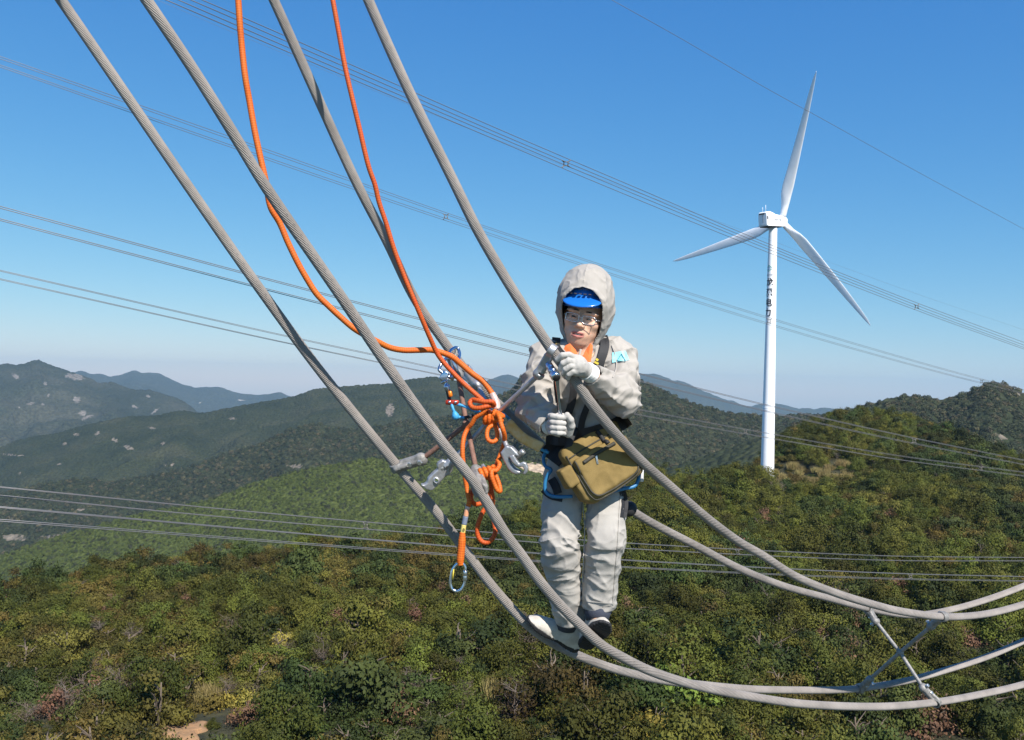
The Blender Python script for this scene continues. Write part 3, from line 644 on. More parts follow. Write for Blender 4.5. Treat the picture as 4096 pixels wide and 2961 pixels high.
def surface(fn, lo, hi, h, ax=None, ratio=4):
    """zero set of fn as quads (surface nets) on a grid of step h"""
    if ax is None: ax = [np.arange(lo[k], hi[k] + h, h, dtype=np.float32) for k in range(3)]
    ax = [np.asarray(a, np.float32) for a in ax]; N = [len(a) for a in ax]
    ci = [np.unique(np.append(np.arange(0, n, ratio), n - 1)) for n in N]
    cg = np.stack(np.meshgrid(*[a[i] for a, i in zip(ax, ci)], indexing='ij'), -1).reshape(-1, 3)
    cv = fn(cg).reshape([len(i) for i in ci])
    step = max(float(np.diff(a[i]).max()) for a, i in zip(ax, ci))
    near = np.abs(cv) < step * 2.2
    cell = np.zeros([len(i) - 1 for i in ci], bool)
    for dx in (0, 1):
        for dy in (0, 1):
            for dz in (0, 1):
                cell |= near[dx:near.shape[0] - 1 + dx, dy:near.shape[1] - 1 + dy, dz:near.shape[2] - 1 + dz]
    own = [np.clip(np.searchsorted(i, np.arange(n), 'right') - 1, 0, len(i) - 2) for i, n in zip(ci, N)]
    act = cell[np.ix_(*own)]
    val = np.where(cv[:-1, :-1, :-1] < 0, -1., 1.).astype(np.float32)[np.ix_(*own)]
    idx = np.nonzero(act); pts = np.stack([ax[k][idx[k]] for k in range(3)], 1)
    out = np.empty(len(pts), np.float32)
    for s in range(0, len(pts), 400000): out[s:s + 400000] = fn(pts[s:s + 400000])
    val[idx] = out
    ins = val < 0
    sh = [n - 1 for n in N]
    cs = np.zeros(sh, np.int8)
    for dx in (0, 1):
        for dy in (0, 1):
            for dz in (0, 1): cs += ins[dx:dx + sh[0], dy:dy + sh[1], dz:dz + sh[2]]
    cells = np.nonzero((cs > 0) & (cs < 8)); nc = len(cells[0]); vid = np.full(sh, -1, np.int64); vid[cells] = np.arange(nc)
    acc = np.zeros((nc, 3)); cnt = np.zeros(nc)
    for axis in range(3):
        o1, o2 = [k for k in range(3) if k != axis]
        for a in (0, 1):
            for b_ in (0, 1):
                i0 = [c.copy() for c in cells]; i0[o1] += a; i0[o2] += b_; i1 = [c.copy() for c in i0]; i1[axis] += 1
                v0, v1 = val[tuple(i0)], val[tuple(i1)]; m = (v0 < 0) != (v1 < 0)
                t = np.where(m, v0 / np.where(m, v0 - v1, 1), 0)
                p0 = np.stack([ax[k][i0[k]] for k in range(3)], 1); p1 = np.stack([ax[k][i1[k]] for k in range(3)], 1)
                acc += np.where(m[:, None], p0 + (p1 - p0) * t[:, None], 0); cnt += m
    V = acc / np.maximum(cnt, 1)[:, None]; faces = []
    for axis in range(3):
        o1, o2 = (axis + 1) % 3, (axis + 2) % 3
        sl0 = [slice(None)] * 3; sl1 = [slice(None)] * 3; sl0[axis] = slice(0, -1); sl1[axis] = slice(1, None)
        e = ins[tuple(sl0)] != ins[tuple(sl1)]; ii = np.nonzero(e)
        ok = (ii[o1] > 0) & (ii[o2] > 0) & (ii[o1] < sh[o1]) & (ii[o2] < sh[o2]); ii = [q[ok] for q in ii]
        def g(a, b_):
            j = [q.copy() for q in ii]; j[o1] -= a; j[o2] -= b_; return vid[tuple(j)]
        q = np.stack([g(1, 1), g(0, 1), g(0, 0), g(1, 0)], 1); fl = ins[tuple(ii)]
        q[~fl] = q[~fl][:, ::-1]; faces.append(q[(q >= 0).all(1)])
    return V, np.vstack(faces)
def solid(name, fn, lo, hi, h, material, parent=None, ax=None, origin=None, smooth_iter=0):
    V, f = surface(fn, lo, hi, h, ax)
    return mesh(name, V, f, material, parent, origin=origin)
# ================================================================ the four conductors
m_cable = mat('weathered aluminium strands', (.31, .275, .248), .58, .12, color2=(.22, .195, .175), var_scale=6, detail=8)
CAB = {
 1: ([(-236, -700), (120, -180), (244, 0), (491, 361), (749, 740), (1024, 1135), (1277, 1480), (1588, 1864), (1764, 2071), (1870, 2215), (1966, 2342), (2025, 2410), (2106, 2497), (2197, 2565), (2300, 2617), (2440, 2671), (2635, 2719), (2816, 2741), (2997, 2757), (3177, 2761), (3358, 2760), (3448, 2753), (3625, 2724), (3764, 2687), (3950, 2627), (4096, 2564), (4400, 2420), (4900, 2140)],
     ([120, 1588, 2106, 2300, 2600, 3000, 3440, 4096, 4900], [3.68, 4.18, 4.31, 4.46, 4.82, 5.36, 5.97, 6.8, 7.8])),
 2: ([(118, -700), (465, -180), (586, 0), (768, 271), (951, 564), (1058, 740), (1367, 1191), (1561, 1480), (1776, 1780), (1895, 1927), (2031, 2150), (2088, 2222), (2147, 2310), (2242, 2423), (2332, 2513), (2400, 2577), (2490, 2630), (2590, 2680), (2726, 2727), (2861, 2761), (2997, 2786), (3177, 2813), (3358, 2825), (3524, 2827), (3625, 2822), (3755, 2808), (3903, 2782), (4096, 2738), (4400, 2640), (4900, 2430)],
     ([465, 1561, 1930, 2400, 2700, 3000, 3700, 4096, 4900], [3.4, 3.72, 3.84, 4.04, 4.36, 4.74, 5.47, 6.1, 7.1])),
 3: ([(770, -700), (1010, -180), (1095, 0), (1259, 365), (1430, 740), (1548, 966), (1656, 1191), (1760, 1345), (1814, 1420), (1905, 1530), (2019, 1642), (2085, 1706), (2250, 1850), (2400, 1960), (2556, 2062), (2621, 2100), (2789, 2186), (2951, 2272), (3132, 2344), (3313, 2393), (3462, 2432), (3578, 2455), (3671, 2461), (3764, 2448), (3903, 2413), (4096, 2344), (4400, 2200), (4900, 1930)],
     ([1010, 1760, 2090, 2556, 2950, 3470, 4096, 4900], [3.95, 4.25, 4.38, 4.76, 5.18, 5.9, 6.7, 7.7])),
 4: ([(1170, -700), (1395, -180), (1473, 0), (1630, 352), (1821, 740), (1910, 921), (2036, 1137), (2134, 1291), (2215, 1413), (2303, 1526), (2342, 1584), (2408, 1672), (2468, 1743), (2560, 1841), (2695, 1959), (2831, 2076), (2966, 2175), (3042, 2217), (3177, 2304), (3358, 2378), (3524, 2427), (3578, 2441), (3764, 2467), (3903, 2462), (3996, 2446), (4096, 2418), (4400, 2320), (4900, 2110)],
     ([1395, 2215, 2440, 2700, 3000, 3770, 4096, 4900], [3.82, 3.8, 3.87, 4.18, 4.6, 5.45, 6.0, 7.0])),
}
CR = .0222
CLAB = {1: 'leftmost thick grey cable, which the worker stands on with his side-turned shoe',
        2: 'thick grey cable crossing in front of the shins, second from the left at the top',
        3: 'thick grey cable passing behind the worker, third from the left at the top',
        4: 'thick grey cable crossing in front of the chest, rightmost at the top'}
CC = {}
def cab_pt(k, px):
    """point on cable k at photo column px"""
    c, x = CC[k]; i = int(np.argmin(np.abs(x - px))); return c[i], nrm(c[min(i + 2, len(c) - 1)] - c[max(i - 2, 0)])
for k, (pts, (dx, dv)) in CAB.items():
    c = spline([P(x, y, np.interp(x, dx, dv)) for x, y in pts], step=.016)
    for _ in range(12): c[1:-1] = .25 * c[:-2] + .5 * c[1:-1] + .25 * c[2:]
    CC[k] = (c, to_px(c)[0])
    V, f = tube(c, CR, 72, 18, .22, -.42)
    tag(mesh('conductor_cable', V, f, m_cable), CLAB[k], 'cable', 'cables of the bundle the worker stands in')

# ================================================================ spacers
m_alu = mat('cast aluminium', (.40, .40, .41), .38, .6, var=.12, var_scale=30, bump=.15, bump_scale=90)
m_alu_old = mat('weathered cast aluminium', (.31, .295, .275), .6, .35, color2=(.20, .19, .175), var_scale=40, bump=.35, bump_scale=120)
m_rust = mat('rusty steel', (.25, .135, .10), .8, .1, color2=(.17, .09, .065), var_scale=60, bump=.4, bump_scale=150)
m_bolt = mat('bolt steel', (.55, .54, .52), .35, .8)
m_dark = mat('dark rubber', (.02, .02, .022), .7)
def rod(name, a, b, r, m, parent):
    n = 14; c = np.asarray(a) + np.linspace(0, 1, n)[:, None] * (np.asarray(b) - np.asarray(a))
    return mesh(name, *tube(c, r, 16), m, parent)
def clamp(parent, cp, cd, inner, m, closed=True, half=False, size=1.0, h=.0028, name='clamp', view=None):
    """bolted clamp: cp/cd a point on and the direction of the cable it holds, inner the end of the arm it belongs to"""
    cp, inner = np.asarray(cp, float), np.asarray(inner, float); d = cp - inner; L = np.linalg.norm(d); d = d / L
    w = nrm(cd - d * (cd @ d)); u = np.cross(d, w); s = size
    M = np.stack([d, w, u], 1)
    neck = inner - d * .012
    def fn(p):
        body = s_box(p, inner + d * (L * .42), M, (L * .40, .022 * s, .015 * s), .010)
        hub = s_ell(p, inner + d * .004, (.024 * s, .027 * s, .022 * s), M)
        r = smin(body, hub, .012)
        jaw = s_cyl(p, cp - w * .017 * s, cp + w * .017 * s, .0300 * s, .004)
        if not closed: jaw = smax(jaw, -s_box(p, cp + d * .03 + u * .028, M, (.045, .08, .028), .004), .006)
        if half: jaw = smax(jaw, (cp[1] - .004) - p[:, 1] - .35 * ((p - _q(cp)) @ _q(u)), .004)
        r = smin(r, jaw, .012)
        r = smin(r, s_cone(p, inner + d * .02 + u * .012 * s, cp + u * .028 * s - d * .004, .011 * s, .010 * s), .010)
        r = smax(r, -s_cyl(p, cp - w * .2, cp + w * .2, CR * (1.0 if closed else 1.05)), .003)
        r = np.maximum(r, -s_cyl(p, inner + d * (L * .45) + u * .010, inner + d * (L * .45) + u * .05, .0085 * s))
        r = np.maximum(r, -s_box(p, inner + d * .018 + w * .02, M, (.004, .02, .05), .001))
        return r
    q = np.array([cp, inner, neck]); lo = q.min(0) - .065 * s; hi = q.max(0) + .065 * s
    o = solid(name, fn, lo, hi, h, m, parent)
    for k, t in enumerate((.45, .02)):
        b0 = inner + d * (L * t) + u * (.006 if t > .1 else .018) * s
        V, f = lathe(b0, u, [(.0075 * s, 0), (.0075 * s, .013), (.011 * s, .013), (.011 * s, .021), (.0085 * s, .023)], 6 if k else 12)
        mesh('bolt', V, f, m_bolt, o, smooth=False)
    return o

# new spacer being fitted: four grey arms, two clamps closed and two still open
hub_n = P(1972, 1668, 4.03)
sp = empty('new_spacer', hub_n, 'new bright grey four-armed spacer being bolted on beside the orange knots', 'spacer')
V, f = lathe(hub_n + np.array([0, -.018, 0]), (0, 1, 0), [(.022, 0), (.03, .006), (.03, .03), (.022, .036)], 20); mesh('hub', V, f, m_alu, sp)
c4p, c4d = cab_pt(4, 2206); e4 = P(2152, 1502, 3.86); rod('arm', hub_n, e4, .0108, m_alu, sp); clamp(sp, c4p, c4d, e4, m_alu, size=.95)
c3p, c3d = cab_pt(3, 1868); e3 = P(1912, 1545, 4.16); rod('arm', hub_n, e3, .0108, m_alu, sp); clamp(sp, c3p, c3d, e3, m_alu)
def px_outline(pts, c, D):
    """photo pixels to metres in the upright plane at depth D through pixel c"""
    o = P(c[0], c[1], D); return o, [((x - c[0]) / FPX * D, (c[1] - y) / FPX * D) for x, y in pts]
PLM = np.stack([RX, FX, UX], 1)
# open clamp at the lower left: flat tongue with a bolt hole and a hooked tip
e1 = P(1795, 1858, 4.06); rod('arm', hub_n, e1, .0108, m_alu, sp)
o_, pl = px_outline([(1560 + x / 5.4675, 1800 + y / 5.4675) for x, y in [(1010, 330), (1030, 260), (1130, 190), (1230, 235), (1330, 300), (1372, 380), (1340, 470), (1290, 525), (1190, 600), (1110, 690), (1030, 800), (930, 885), (870, 888), (790, 862), (720, 805), (676, 752), (755, 742), (805, 700), (830, 600), (940, 480), (1030, 400)]], (1745, 1900), 4.065)
hole = P(1560 + 1020 / 5.4675, 1800 + 665 / 5.4675, 4.065); boss = P(1560 + 1140 / 5.4675, 1800 + 385 / 5.4675, 4.065); TM = PLM @ np.array(Euler((.25, 0, .25)).to_matrix())
def free1(p):
    r = s_outline(p, pl, o_, TM, .015, .0065); r = smin(r, s_cyl(p, e1 + (e1 - hub_n) / np.linalg.norm(e1 - hub_n) * .02, e1 - nrm(e1 - hub_n) * .022, .021, .005), .008)
    r = smin(r, s_cyl(p, hole - FX * .019, hole + FX * .01, .0135, .003), .003); r = np.maximum(r, -s_cyl(p, hole - FX * .04, hole + FX * .04, .0085))
    return smax(r, -s_box(p, P(1790, 1885, 4.045), TM, (.006, .012, .02), .003), .003)
cf = solid('clamp', free1, o_ - .11, o_ + .11, .0026, m_alu, sp); mesh('bolt', *lathe(boss - FX * .013, -FX, [(.010, 0), (.010, .004), (.006, .006)], 14), m_bolt, cf)
# open clamp at the lower right: body, curved jaw and loose bolt
e2 = P(2032, 1795, 3.93); rod('arm', hub_n, e2, .0108, m_alu, sp); q_ = lambda L: [(1550 + x / 2.523, 1350 + y / 2.523) for x, y in L]
o2, body2 = px_outline(q_([(1145, 1160), (1205, 1082), (1265, 1100), (1315, 1150), (1340, 1190), (1275, 1190), (1235, 1215), (1255, 1275), (1290, 1315), (1352, 1352), (1340, 1372), (1300, 1382), (1258, 1366), (1220, 1330), (1190, 1270), (1160, 1205)]), (2050, 1835), 3.915)
_, jaw2 = px_outline(q_([(1228, 1195), (1275, 1178), (1303, 1225), (1335, 1266), (1370, 1248), (1402, 1258), (1422, 1308), (1412, 1355), (1388, 1378), (1368, 1370), (1384, 1330), (1368, 1298), (1338, 1303), (1300, 1292), (1260, 1250)]), (2050, 1835), 3.915)
T2 = PLM @ np.array(Euler((.1, 0, -.2)).to_matrix())
cf2 = solid('clamp', lambda p: s_outline(p, body2, o2, T2, .019, .008), o2 - .10, o2 + .11, .0026, m_alu, sp)
solid('jaw', lambda p: s_outline(p, jaw2, o2 - FX * .020, T2, .011, .005), o2 - .10, o2 + .11, .0026, m_alu, cf2)
b0, b1 = P(1550 + 1318 / 2.523, 1350 + 1205 / 2.523, 3.905), P(1550 + 1362 / 2.523, 1350 + 1158 / 2.523, 3.895); L_ = np.linalg.norm(b1 - b0)
mesh('bolt', *lathe(b0, b1 - b0, [(.008, -.02), (.008, L_ - .006), (.0135, L_ - .006), (.0135, L_ + .006), (.010, L_ + .009)], 14), m_bolt, cf2)
# old rusty spacer it replaces
hub_o = P(1866, 1698, 4.06)
so = empty('old_spacer', hub_o, 'old rusty brown crossed spacer behind the new grey one', 'spacer')
V, f = lathe(hub_o + np.array([0, -.016, 0]), (0, 1, 0), [(.016, 0), (.02, .005), (.02, .03), (.016, .035)], 16); mesh('hub', V, f, m_rust, so)
q1, d1 = cab_pt(1, 1590); a1 = P(1690, 1836, 4.14); rod('arm', hub_o, a1, .0112, m_rust, so); clamp(so, q1, d1, a1, m_alu_old, size=1.15)
q3, d3 = cab_pt(3, 1818); a3 = P(1832, 1500, 4.19); rod('arm', hub_o, a3, .0112, m_rust, so); clamp(so, q3, d3, a3, m_alu_old, size=1.1)
q2, d2 = cab_pt(2, 1922); a2 = P(1905, 1880, 3.96); rod('arm', hub_o, a2, .0112, m_rust, so); clamp(so, q2, d2, a2, m_alu_old, size=1.1, half=True)
# crossed spacer further along the bundle
hub_r = P(3600, 2610, 5.70)
sr_ = empty('cross_spacer', hub_r, 'crossed rod spacer joining the four cables at the right', 'spacer')
V, f = lathe(hub_r + np.array([0, -.02, 0]), (0, 1, 0), [(.014, 0), (.018, .005), (.018, .035), (.014, .04)], 16); mesh('hub', V, f, m_alu_old, sr_)
for k, (cx, ex, ey, eD) in {3: (3470, 3505, 2488, 5.85), 4: (3772, 3722, 2508, 5.53), 1: (3440, 3482, 2716, 5.88), 2: (3742, 3690, 2748, 5.55)}.items():
    cp, cd = cab_pt(k, cx); e = P(ex, ey, eD); rod('arm', hub_r, e, .0115, m_alu_old, sr_); clamp(sr_, cp, cd, e, m_alu_old, size=1.05, h=.0036)

# ================================================================ ropes
def rope_mat(name, c, c2, dark):
    m = bpy.data.materials.new(name); m.use_nodes = True; nt = m.node_tree; n = nt.nodes; l = nt.links; b = n['Principled BSDF']
    b.inputs['Roughness'].default_value = .62; b.inputs['Specular IOR Level'].default_value = .4
    at = n.new('ShaderNodeAttribute'); at.attribute_name = 'braid'; nz = n.new('ShaderNodeTexNoise'); nz.inputs['Scale'].default_value = 25
    tc = n.new('ShaderNodeTexCoord'); l.new(tc.outputs['Object'], nz.inputs['Vector'])
    cr = n.new('ShaderNodeValToRGB'); e = cr.color_ramp.elements; e[0].position = .15; e[0].color = (*dark, 1); e[1].position = .85; e[1].color = (*c2, 1)
    x = e.new(.5); x.color = (*c, 1); l.new(at.outputs['Fac'], cr.inputs[0])
    mx = n.new('ShaderNodeMix'); mx.data_type = 'RGBA'; mx.blend_type = 'MULTIPLY'; mx.inputs[0].default_value = .35; l.new(cr.outputs[0], mx.inputs[6]); l.new(nz.outputs['Color'], mx.inputs[7])
    l.new(mx.outputs[2], b.inputs['Base Color']); return m
m_rope = rope_mat('orange braided rope', (.72, .140, .010), (.80, .20, .016), (.55, .085, .007))
m_rope_d = rope_mat('shaded orange braided rope', (.60, .090, .010), (.68, .14, .015), (.42, .05, .007))  # same orange rope, its shaded side put into a darker colour
def braid(name, pts, r, m, parent=None, label=None, cat=None, group=None, step=.0030, closed=False, strands=12):
    """braided rope: two sets of strands crossing, as relief on the tube"""
    c = spline(pts, step=step, closed=closed); T, N, B = frames(c); n = len(c); segs = 24
    a = np.linspace(0, 2 * np.pi, segs, endpoint=False)[None]; L = (np.arange(n) * step)[:, None]
    k = strands; ph = 2 * np.pi * L / .042
    w = np.sin(k / 2 * a + ph * 2) * np.sin(k / 2 * a - ph * 2)
    rr = r * (1 + .055 * w) if np.isscalar(r) else r[:, None] * (1 + .055 * w)
    V = (c[:, None] + rr[..., None] * (np.cos(a)[..., None] * N[:, None] + np.sin(a)[..., None] * B[:, None])).reshape(-1, 3)
    i = np.arange(n - 1)[:, None] * segs; j = np.arange(segs)[None]; q = (j + 1) % segs
    f = [tuple(x) for x in np.stack([i + segs + j, i + segs + q, i + q, i + j], -1).reshape(-1, 4).tolist()]
    f += [tuple(range(segs)), tuple(range((n - 1) * segs, n * segs))[::-1]]
    o = mesh(name, V, f, m, parent); at = o.data.attributes.new('braid', 'FLOAT', 'POINT'); at.data.foreach_set('value', (.5 + .5 * w).astype(np.float32).ravel())
    tag(o, label, cat, group); return o
def PP(lst): return [P(*q) for q in lst]
ropeA = [(915, -700, 3.8), (945, -90, 3.78), (953, 0, 3.78), (959, 90, 3.78), (968, 194, 3.79), (982, 316, 3.79), (998, 406, 3.80), (1020, 530, 3.80), (1042, 632, 3.80), (1062, 720, 3.80), (1083, 830, 3.80), (1119, 893, 3.82), (1150, 966, 3.83), (1191, 1051, 3.84), (1227, 1115, 3.85), (1268, 1178, 3.86), (1313, 1223, 3.87), (1367, 1273, 3.88), (1421, 1318, 3.89), (1512, 1368, 3.93), (1557, 1390, 3.96), (1611, 1401, 3.99), (1679, 1401, 4.02), (1728, 1401, 4.03), (1773, 1413, 4.04), (1810, 1429, 4.05), (1855, 1466, 4.06), (1892, 1497, 4.05), (1929, 1524, 4.05), (1956, 1556, 4.04), (1974, 1587, 4.03), (1985, 1614, 4.02), (1986, 1634, 4.01)]
ra = empty('orange_rope', P(953, 0, 3.78), 'bright orange rope hanging at the left and sagging behind the second cable', 'rope')
braid('strand', PP(ropeA), .0126, m_rope, ra)
m_sleeve = mat('clear plastic sleeve', (.55, .38, .33), .25, var=.2, var_scale=60)
mesh('end_sleeve', *tube(spline(PP([(1968, 1575, 4.035), (1976, 1592, 4.03), (1986, 1616, 4.02), (1987, 1640, 4.01)]), 14), .0165, 16), m_sleeve, ra)
ropeB = [(1215, -700, 3.84), (1312, -100, 3.84), (1331, 0, 3.84), (1356, 135, 3.84), (1381, 271, 3.84), (1412, 406, 3.84), (1439, 519, 3.85), (1475, 668, 3.86), (1500, 740, 3.87), (1516, 808, 3.88), (1543, 889, 3.89), (1575, 993, 3.90), (1615, 1101, 3.91), (1656, 1200, 3.92), (1692, 1286, 3.94), (1719, 1349, 3.96), (1750, 1416, 3.985), (1782, 1459, 3.99), (1819, 1499, 3.99), (1855, 1535, 3.98), (1892, 1568, 3.97), (1925, 1597, 3.96), (1948, 1618, 3.95), (1975, 1622, 3.94), (1968, 1608, 3.92), (1940, 1608, 3.92), (1912, 1603, 3.93), (1889, 1601, 3.95), (1879, 1614, 3.94), (1890, 1630, 3.93), (1917, 1633, 3.92), (1945, 1626, 3.92), (1968, 1622, 3.94)]
rb = empty('orange_rope', P(1331, 0, 3.84), 'orange rope coloured as in shade, hanging in the middle with knots tied at its lower end', 'rope')
braid('strand', PP(ropeB), .0103, m_rope_d, rb)
# knots and tails below it
tail = [(1958, 1622, 3.95), (1945, 1635, 3.93), (1928, 1653, 3.93), (1902, 1671, 3.94), (1886, 1697, 3.95), (1871, 1715, 3.96), (1858, 1741, 3.95), (1851, 1777, 3.93), (1850, 1818, 3.92), (1853, 1854, 3.92), (1858, 1900, 3.92), (1866, 1945, 3.92), (1872, 1980, 3.91), (1877, 2005, 3.90), (1872, 2028, 3.90)]
braid('tail', PP(tail), .0098, m_rope, rb)
def turns(c, ax, R, r, n, pitch, name, parent, tilt=.3, m=m_rope):
    c = np.asarray(c); a = nrm(ax); u = nrm(np.cross(a, (0, 1, 0.2))); v = np.cross(a, u); t = np.linspace(0, 2 * np.pi * n, 14 * n)
    pts = c + np.outer(np.cos(t) * R, u) + np.outer(np.sin(t) * R, v) + np.outer((t / (2 * np.pi) - n / 2) * pitch, a)
    return braid(name, pts, r, m, parent)
turns(P(1962, 1672, 3.985), (1, 0, -.15), .026, .0098, 3, .019, 'knot', rb)
turns(P(1992, 1668, 3.97), (.3, 0, 1), .020, .0098, 2, .019, 'knot', rb)
braid('tail', PP([(1990, 1655, 3.94), (1999, 1672, 3.92), (2003, 1692, 3.915), (2012, 1720, 3.91), (2018, 1745, 3.93), (2016, 1775, 3.97), (2006, 1805, 3.98), (1996, 1835, 3.97), (1985, 1862, 3.95), (1968, 1888, 3.93), (1950, 1896, 3.92)]), .0102, m_rope, rb)
braid('tail', PP([(1975, 1700, 3.96), (1955, 1712, 3.95), (1947, 1738, 3.94), (1953, 1760, 3.93), (1969, 1768, 3.93), (1985, 1760, 3.94), (1990, 1738, 3.95), (1984, 1712, 3.96), (1978, 1695, 3.97)]), .0092, m_rope, rb)
turns(P(1950, 1893, 3.93), (1, .1, .25), .021, .0102, 3, .02, 'knot', rb)
braid('tail', PP([(1990, 1840, 3.94), (1998, 1860, 3.92), (1985, 1882, 3.91), (1968, 1884, 3.90), (1967, 1905, 3.89), (1977, 1935, 3.89), (1990, 1962, 3.89), (2000, 1966, 3.90), (1998, 1945, 3.91), (1988, 1915, 3.92), (1978, 1892, 3.93)]), .0098, m_rope, rb)
braid('tail', PP([(1940, 1905, 3.95), (1915, 1920, 3.96), (1890, 1960, 3.95), (1885, 2000, 3.93), (1905, 2018, 3.95), (1945, 2000, 3.97), (1965, 1960, 3.97), (1960, 1915, 3.95)]), .0098, m_rope_d, rb)
braid('hanging_loop', PP([(1965, 1960, 3.97), (1970, 1998, 3.95), (1960, 2020, 3.93), (1938, 2038, 3.93), (1919, 2077, 3.92), (1909, 2117, 3.92), (1914, 2149, 3.92), (1930, 2168, 3.92), (1950, 2171, 3.92), (1968, 2157, 3.92), (1980, 2133, 3.93), (1979, 2105, 3.94), (1972, 2075, 3.96), (1968, 2040, 3.97), (1972, 2000, 3.97)]), .0098, m_rope_d, rb)
# marked sleeve, spliced end and carabiner
c_s = PP([(1872, 2026, 3.90), (1867, 2045, 3.90), (1861, 2077, 3.90), (1855, 2105, 3.90), (1851, 2132, 3.90)])
m_sl1 = mat('white printed sleeve', (.62, .58, .52), .5, color2=(.65, .30, .16), var_scale=35)
m_sl2 = mat('grey blue tape', (.17, .20, .27), .6); m_sl3 = mat('yellow label', (.70, .55, .16), .5); m_ink = mat('black ink', (.015, .015, .015), .6)
cs = spline(c_s, 30)
mesh('sleeve', *tube(cs[:12], .0105, 16), m_sl1, rb); mesh('tape', *tube(cs[11:21], .0112, 16), m_sl2, rb); lb_ = mesh('tag', *tube(cs[20:], .0108, 16), m_sl3, rb)
th_ = np.linspace(0, 2 * np.pi, 16); tc_ = P(1855, 2120, 3.886)
mesh('printed_zero', *tube(np.stack([tc_[0] + .0032 * np.cos(th_), 0 * th_ + tc_[1], tc_[2] + .0062 * np.sin(th_)], 1), .0011, 6), m_ink, lb_)
sl = np.linspace(0, 1, 40); cth = spline(PP([(1850, 2130, 3.90), (1848, 2160, 3.90), (1845, 2200, 3.90), (1841, 2245, 3.90), (1842, 2262, 3.90)]), step=.0030)
braid('spliced_end', PP([(1850, 2130, 3.90), (1848, 2160, 3.90), (1845, 2200, 3.90), (1841, 2245, 3.90), (1843, 2262, 3.90)]), np.interp(np.linspace(0, 1, len(cth)), [0, .25, .8, 1], [.0115, .0165, .0165, .013]), m_rope, rb)
m_chrome = mat('polished steel', (.72, .73, .75), .16, 1.0); m_tag_y = mat('yellow marking', (.65, .50, .05), .5)
def ring(center, R, pts, r, name, m, parent, segs=14):
    c = spline([center + R @ np.array([x, 0, z]) for x, z in pts], 60, closed=True); V, f = tube(c, r, segs, caps=False)
    return mesh(name, V, f, m, parent)
cc_ = P(1834, 2308, 3.90); Rk = np.array(Euler((0, .14, 0)).to_matrix())
kb = empty('carabiner', cc_, 'silver oval carabiner hanging from the orange rope end', 'carabiner')
body_pts = [(-.012, .056), (-.028, .030), (-.032, 0), (-.030, -.034), (-.018, -.056), (0, -.062), (.018, -.054), (.028, -.034), (.030, -.008), (.026, .02), (.022, .044), (.008, .060)]
ring(cc_, Rk, body_pts, .0064, 'frame', m_chrome, kb)
g0, g1 = cc_ + Rk @ np.array([.030, 0, -.012]), cc_ + Rk @ np.array([.0235, 0, .036])
mesh('gate_sleeve', *lathe(g0, g1 - g0, [(.0075, 0), (.0092, .003), (.0092, .020), (.0085, .022), (.0092, .024), (.0092, .040), (.007, .046)], 18), m_chrome, kb)
mesh('marking', *box(cc_ + Rk @ np.array([-.024, -.0045, .008]), Rk @ np.array([1, 0, 0]), (0, 1, 0), Rk @ np.array([-.05, 0, 1]), .0022, .002, .022), m_tag_y, kb)

# ================================================================ worker's lanyard: hook on the third cable, blue rope, leather rope guard
m_blue = mat('blue rope sheath', (.045, .30, .55), .55, var=.15, var_scale=80, bump=.3, bump_scale=300)
m_blue_t = mat('blue tube', (.025, .17, .36), .45)
m_chromeb = mat('dark chrome', (.50, .55, .65), .14, 1.0)
m_red = mat('anodised red', (.50, .05, .025), .3, .5); m_orange_p = mat('orange swivel', (.80, .22, .02), .3, .2)
m_leather = mat('yellow leather', (.66, .42, .12), .7, color2=(.70, .55, .30), var_scale=25, bump=.3, bump_scale=120)
ly = empty('lanyard', P(1815, 1600, 4.0), 'blue positioning lanyard with chrome hook and tan leather rope guard', 'lanyard')
def chain(name, pts, r, m, parent, step=.004, segs=12): return mesh(name, *tube(spline(PP(pts), step=step), r, segs), m, parent)
hk = chain('hook', [(1800, 1510, 4.06), (1786, 1500, 4.06), (1757, 1480, 4.06), (1765, 1458, 4.07), (1788, 1430, 4.10), (1805, 1400, 4.16), (1828, 1392, 4.20), (1838, 1412, 4.19), (1832, 1445, 4.16), (1816, 1470, 4.12), (1806, 1500, 4.08), (1798, 1512, 4.06)], .0075, m_chromeb, ly)
mesh('hook_plate', *box(P(1777, 1505, 4.045), (1, 0, -.55), (0, 1, 0), (.55, 0, 1), .016, .005, .022, .003), m_chromeb, ly)
mesh('hook_gate', *box(P(1820, 1462, 4.075), (1, 0, .45), (0, 1, 0), (-.3, 0, 1), .010, .005, .030, .003), m_chromeb, ly)
mesh('swivel', *lathe(P(1777, 1525, 4.05), P(1796, 1566, 4.04) - P(1777, 1525, 4.05), [(.016, 0), (.018, .006), (.010, .010), (.010, .020), (.014, .024), (.014, .034), (.009, .040), (.009, .05)], 16), m_chromeb, ly)
chain('strap', [(1786, 1545, 4.06), (1792, 1575, 4.06), (1798, 1600, 4.05)], .008, m_dark, ly)
mesh('swivel_pin', *lathe(P(1800, 1564, 4.03), (.12, 0, -1), [(.006, 0), (.010, .004), (.010, .022), (.006, .027)], 16), m_orange_p, ly)
pl_ = mesh('pulley_plate', *box(P(1809, 1610, 4.02), (1, 0, 0), (0, 1, 0), (0, 0, 1), .030, .008, .011, .007), m_red, ly)
for q in (1798, 1822): mesh('rivet', *lathe(P(q, 1609, 4.01), (0, -1, 0), [(.006, 0), (.006, .003), (.004, .004)], 12), m_chrome, pl_)
chain('rope', [(1806, 1616, 4.02), (1812, 1636, 4.01), (1818, 1650, 4.01), (1826, 1662, 4.01), (1840, 1670, 4.01), (1862, 1671, 4.01)], .0066, m_blue, ly)
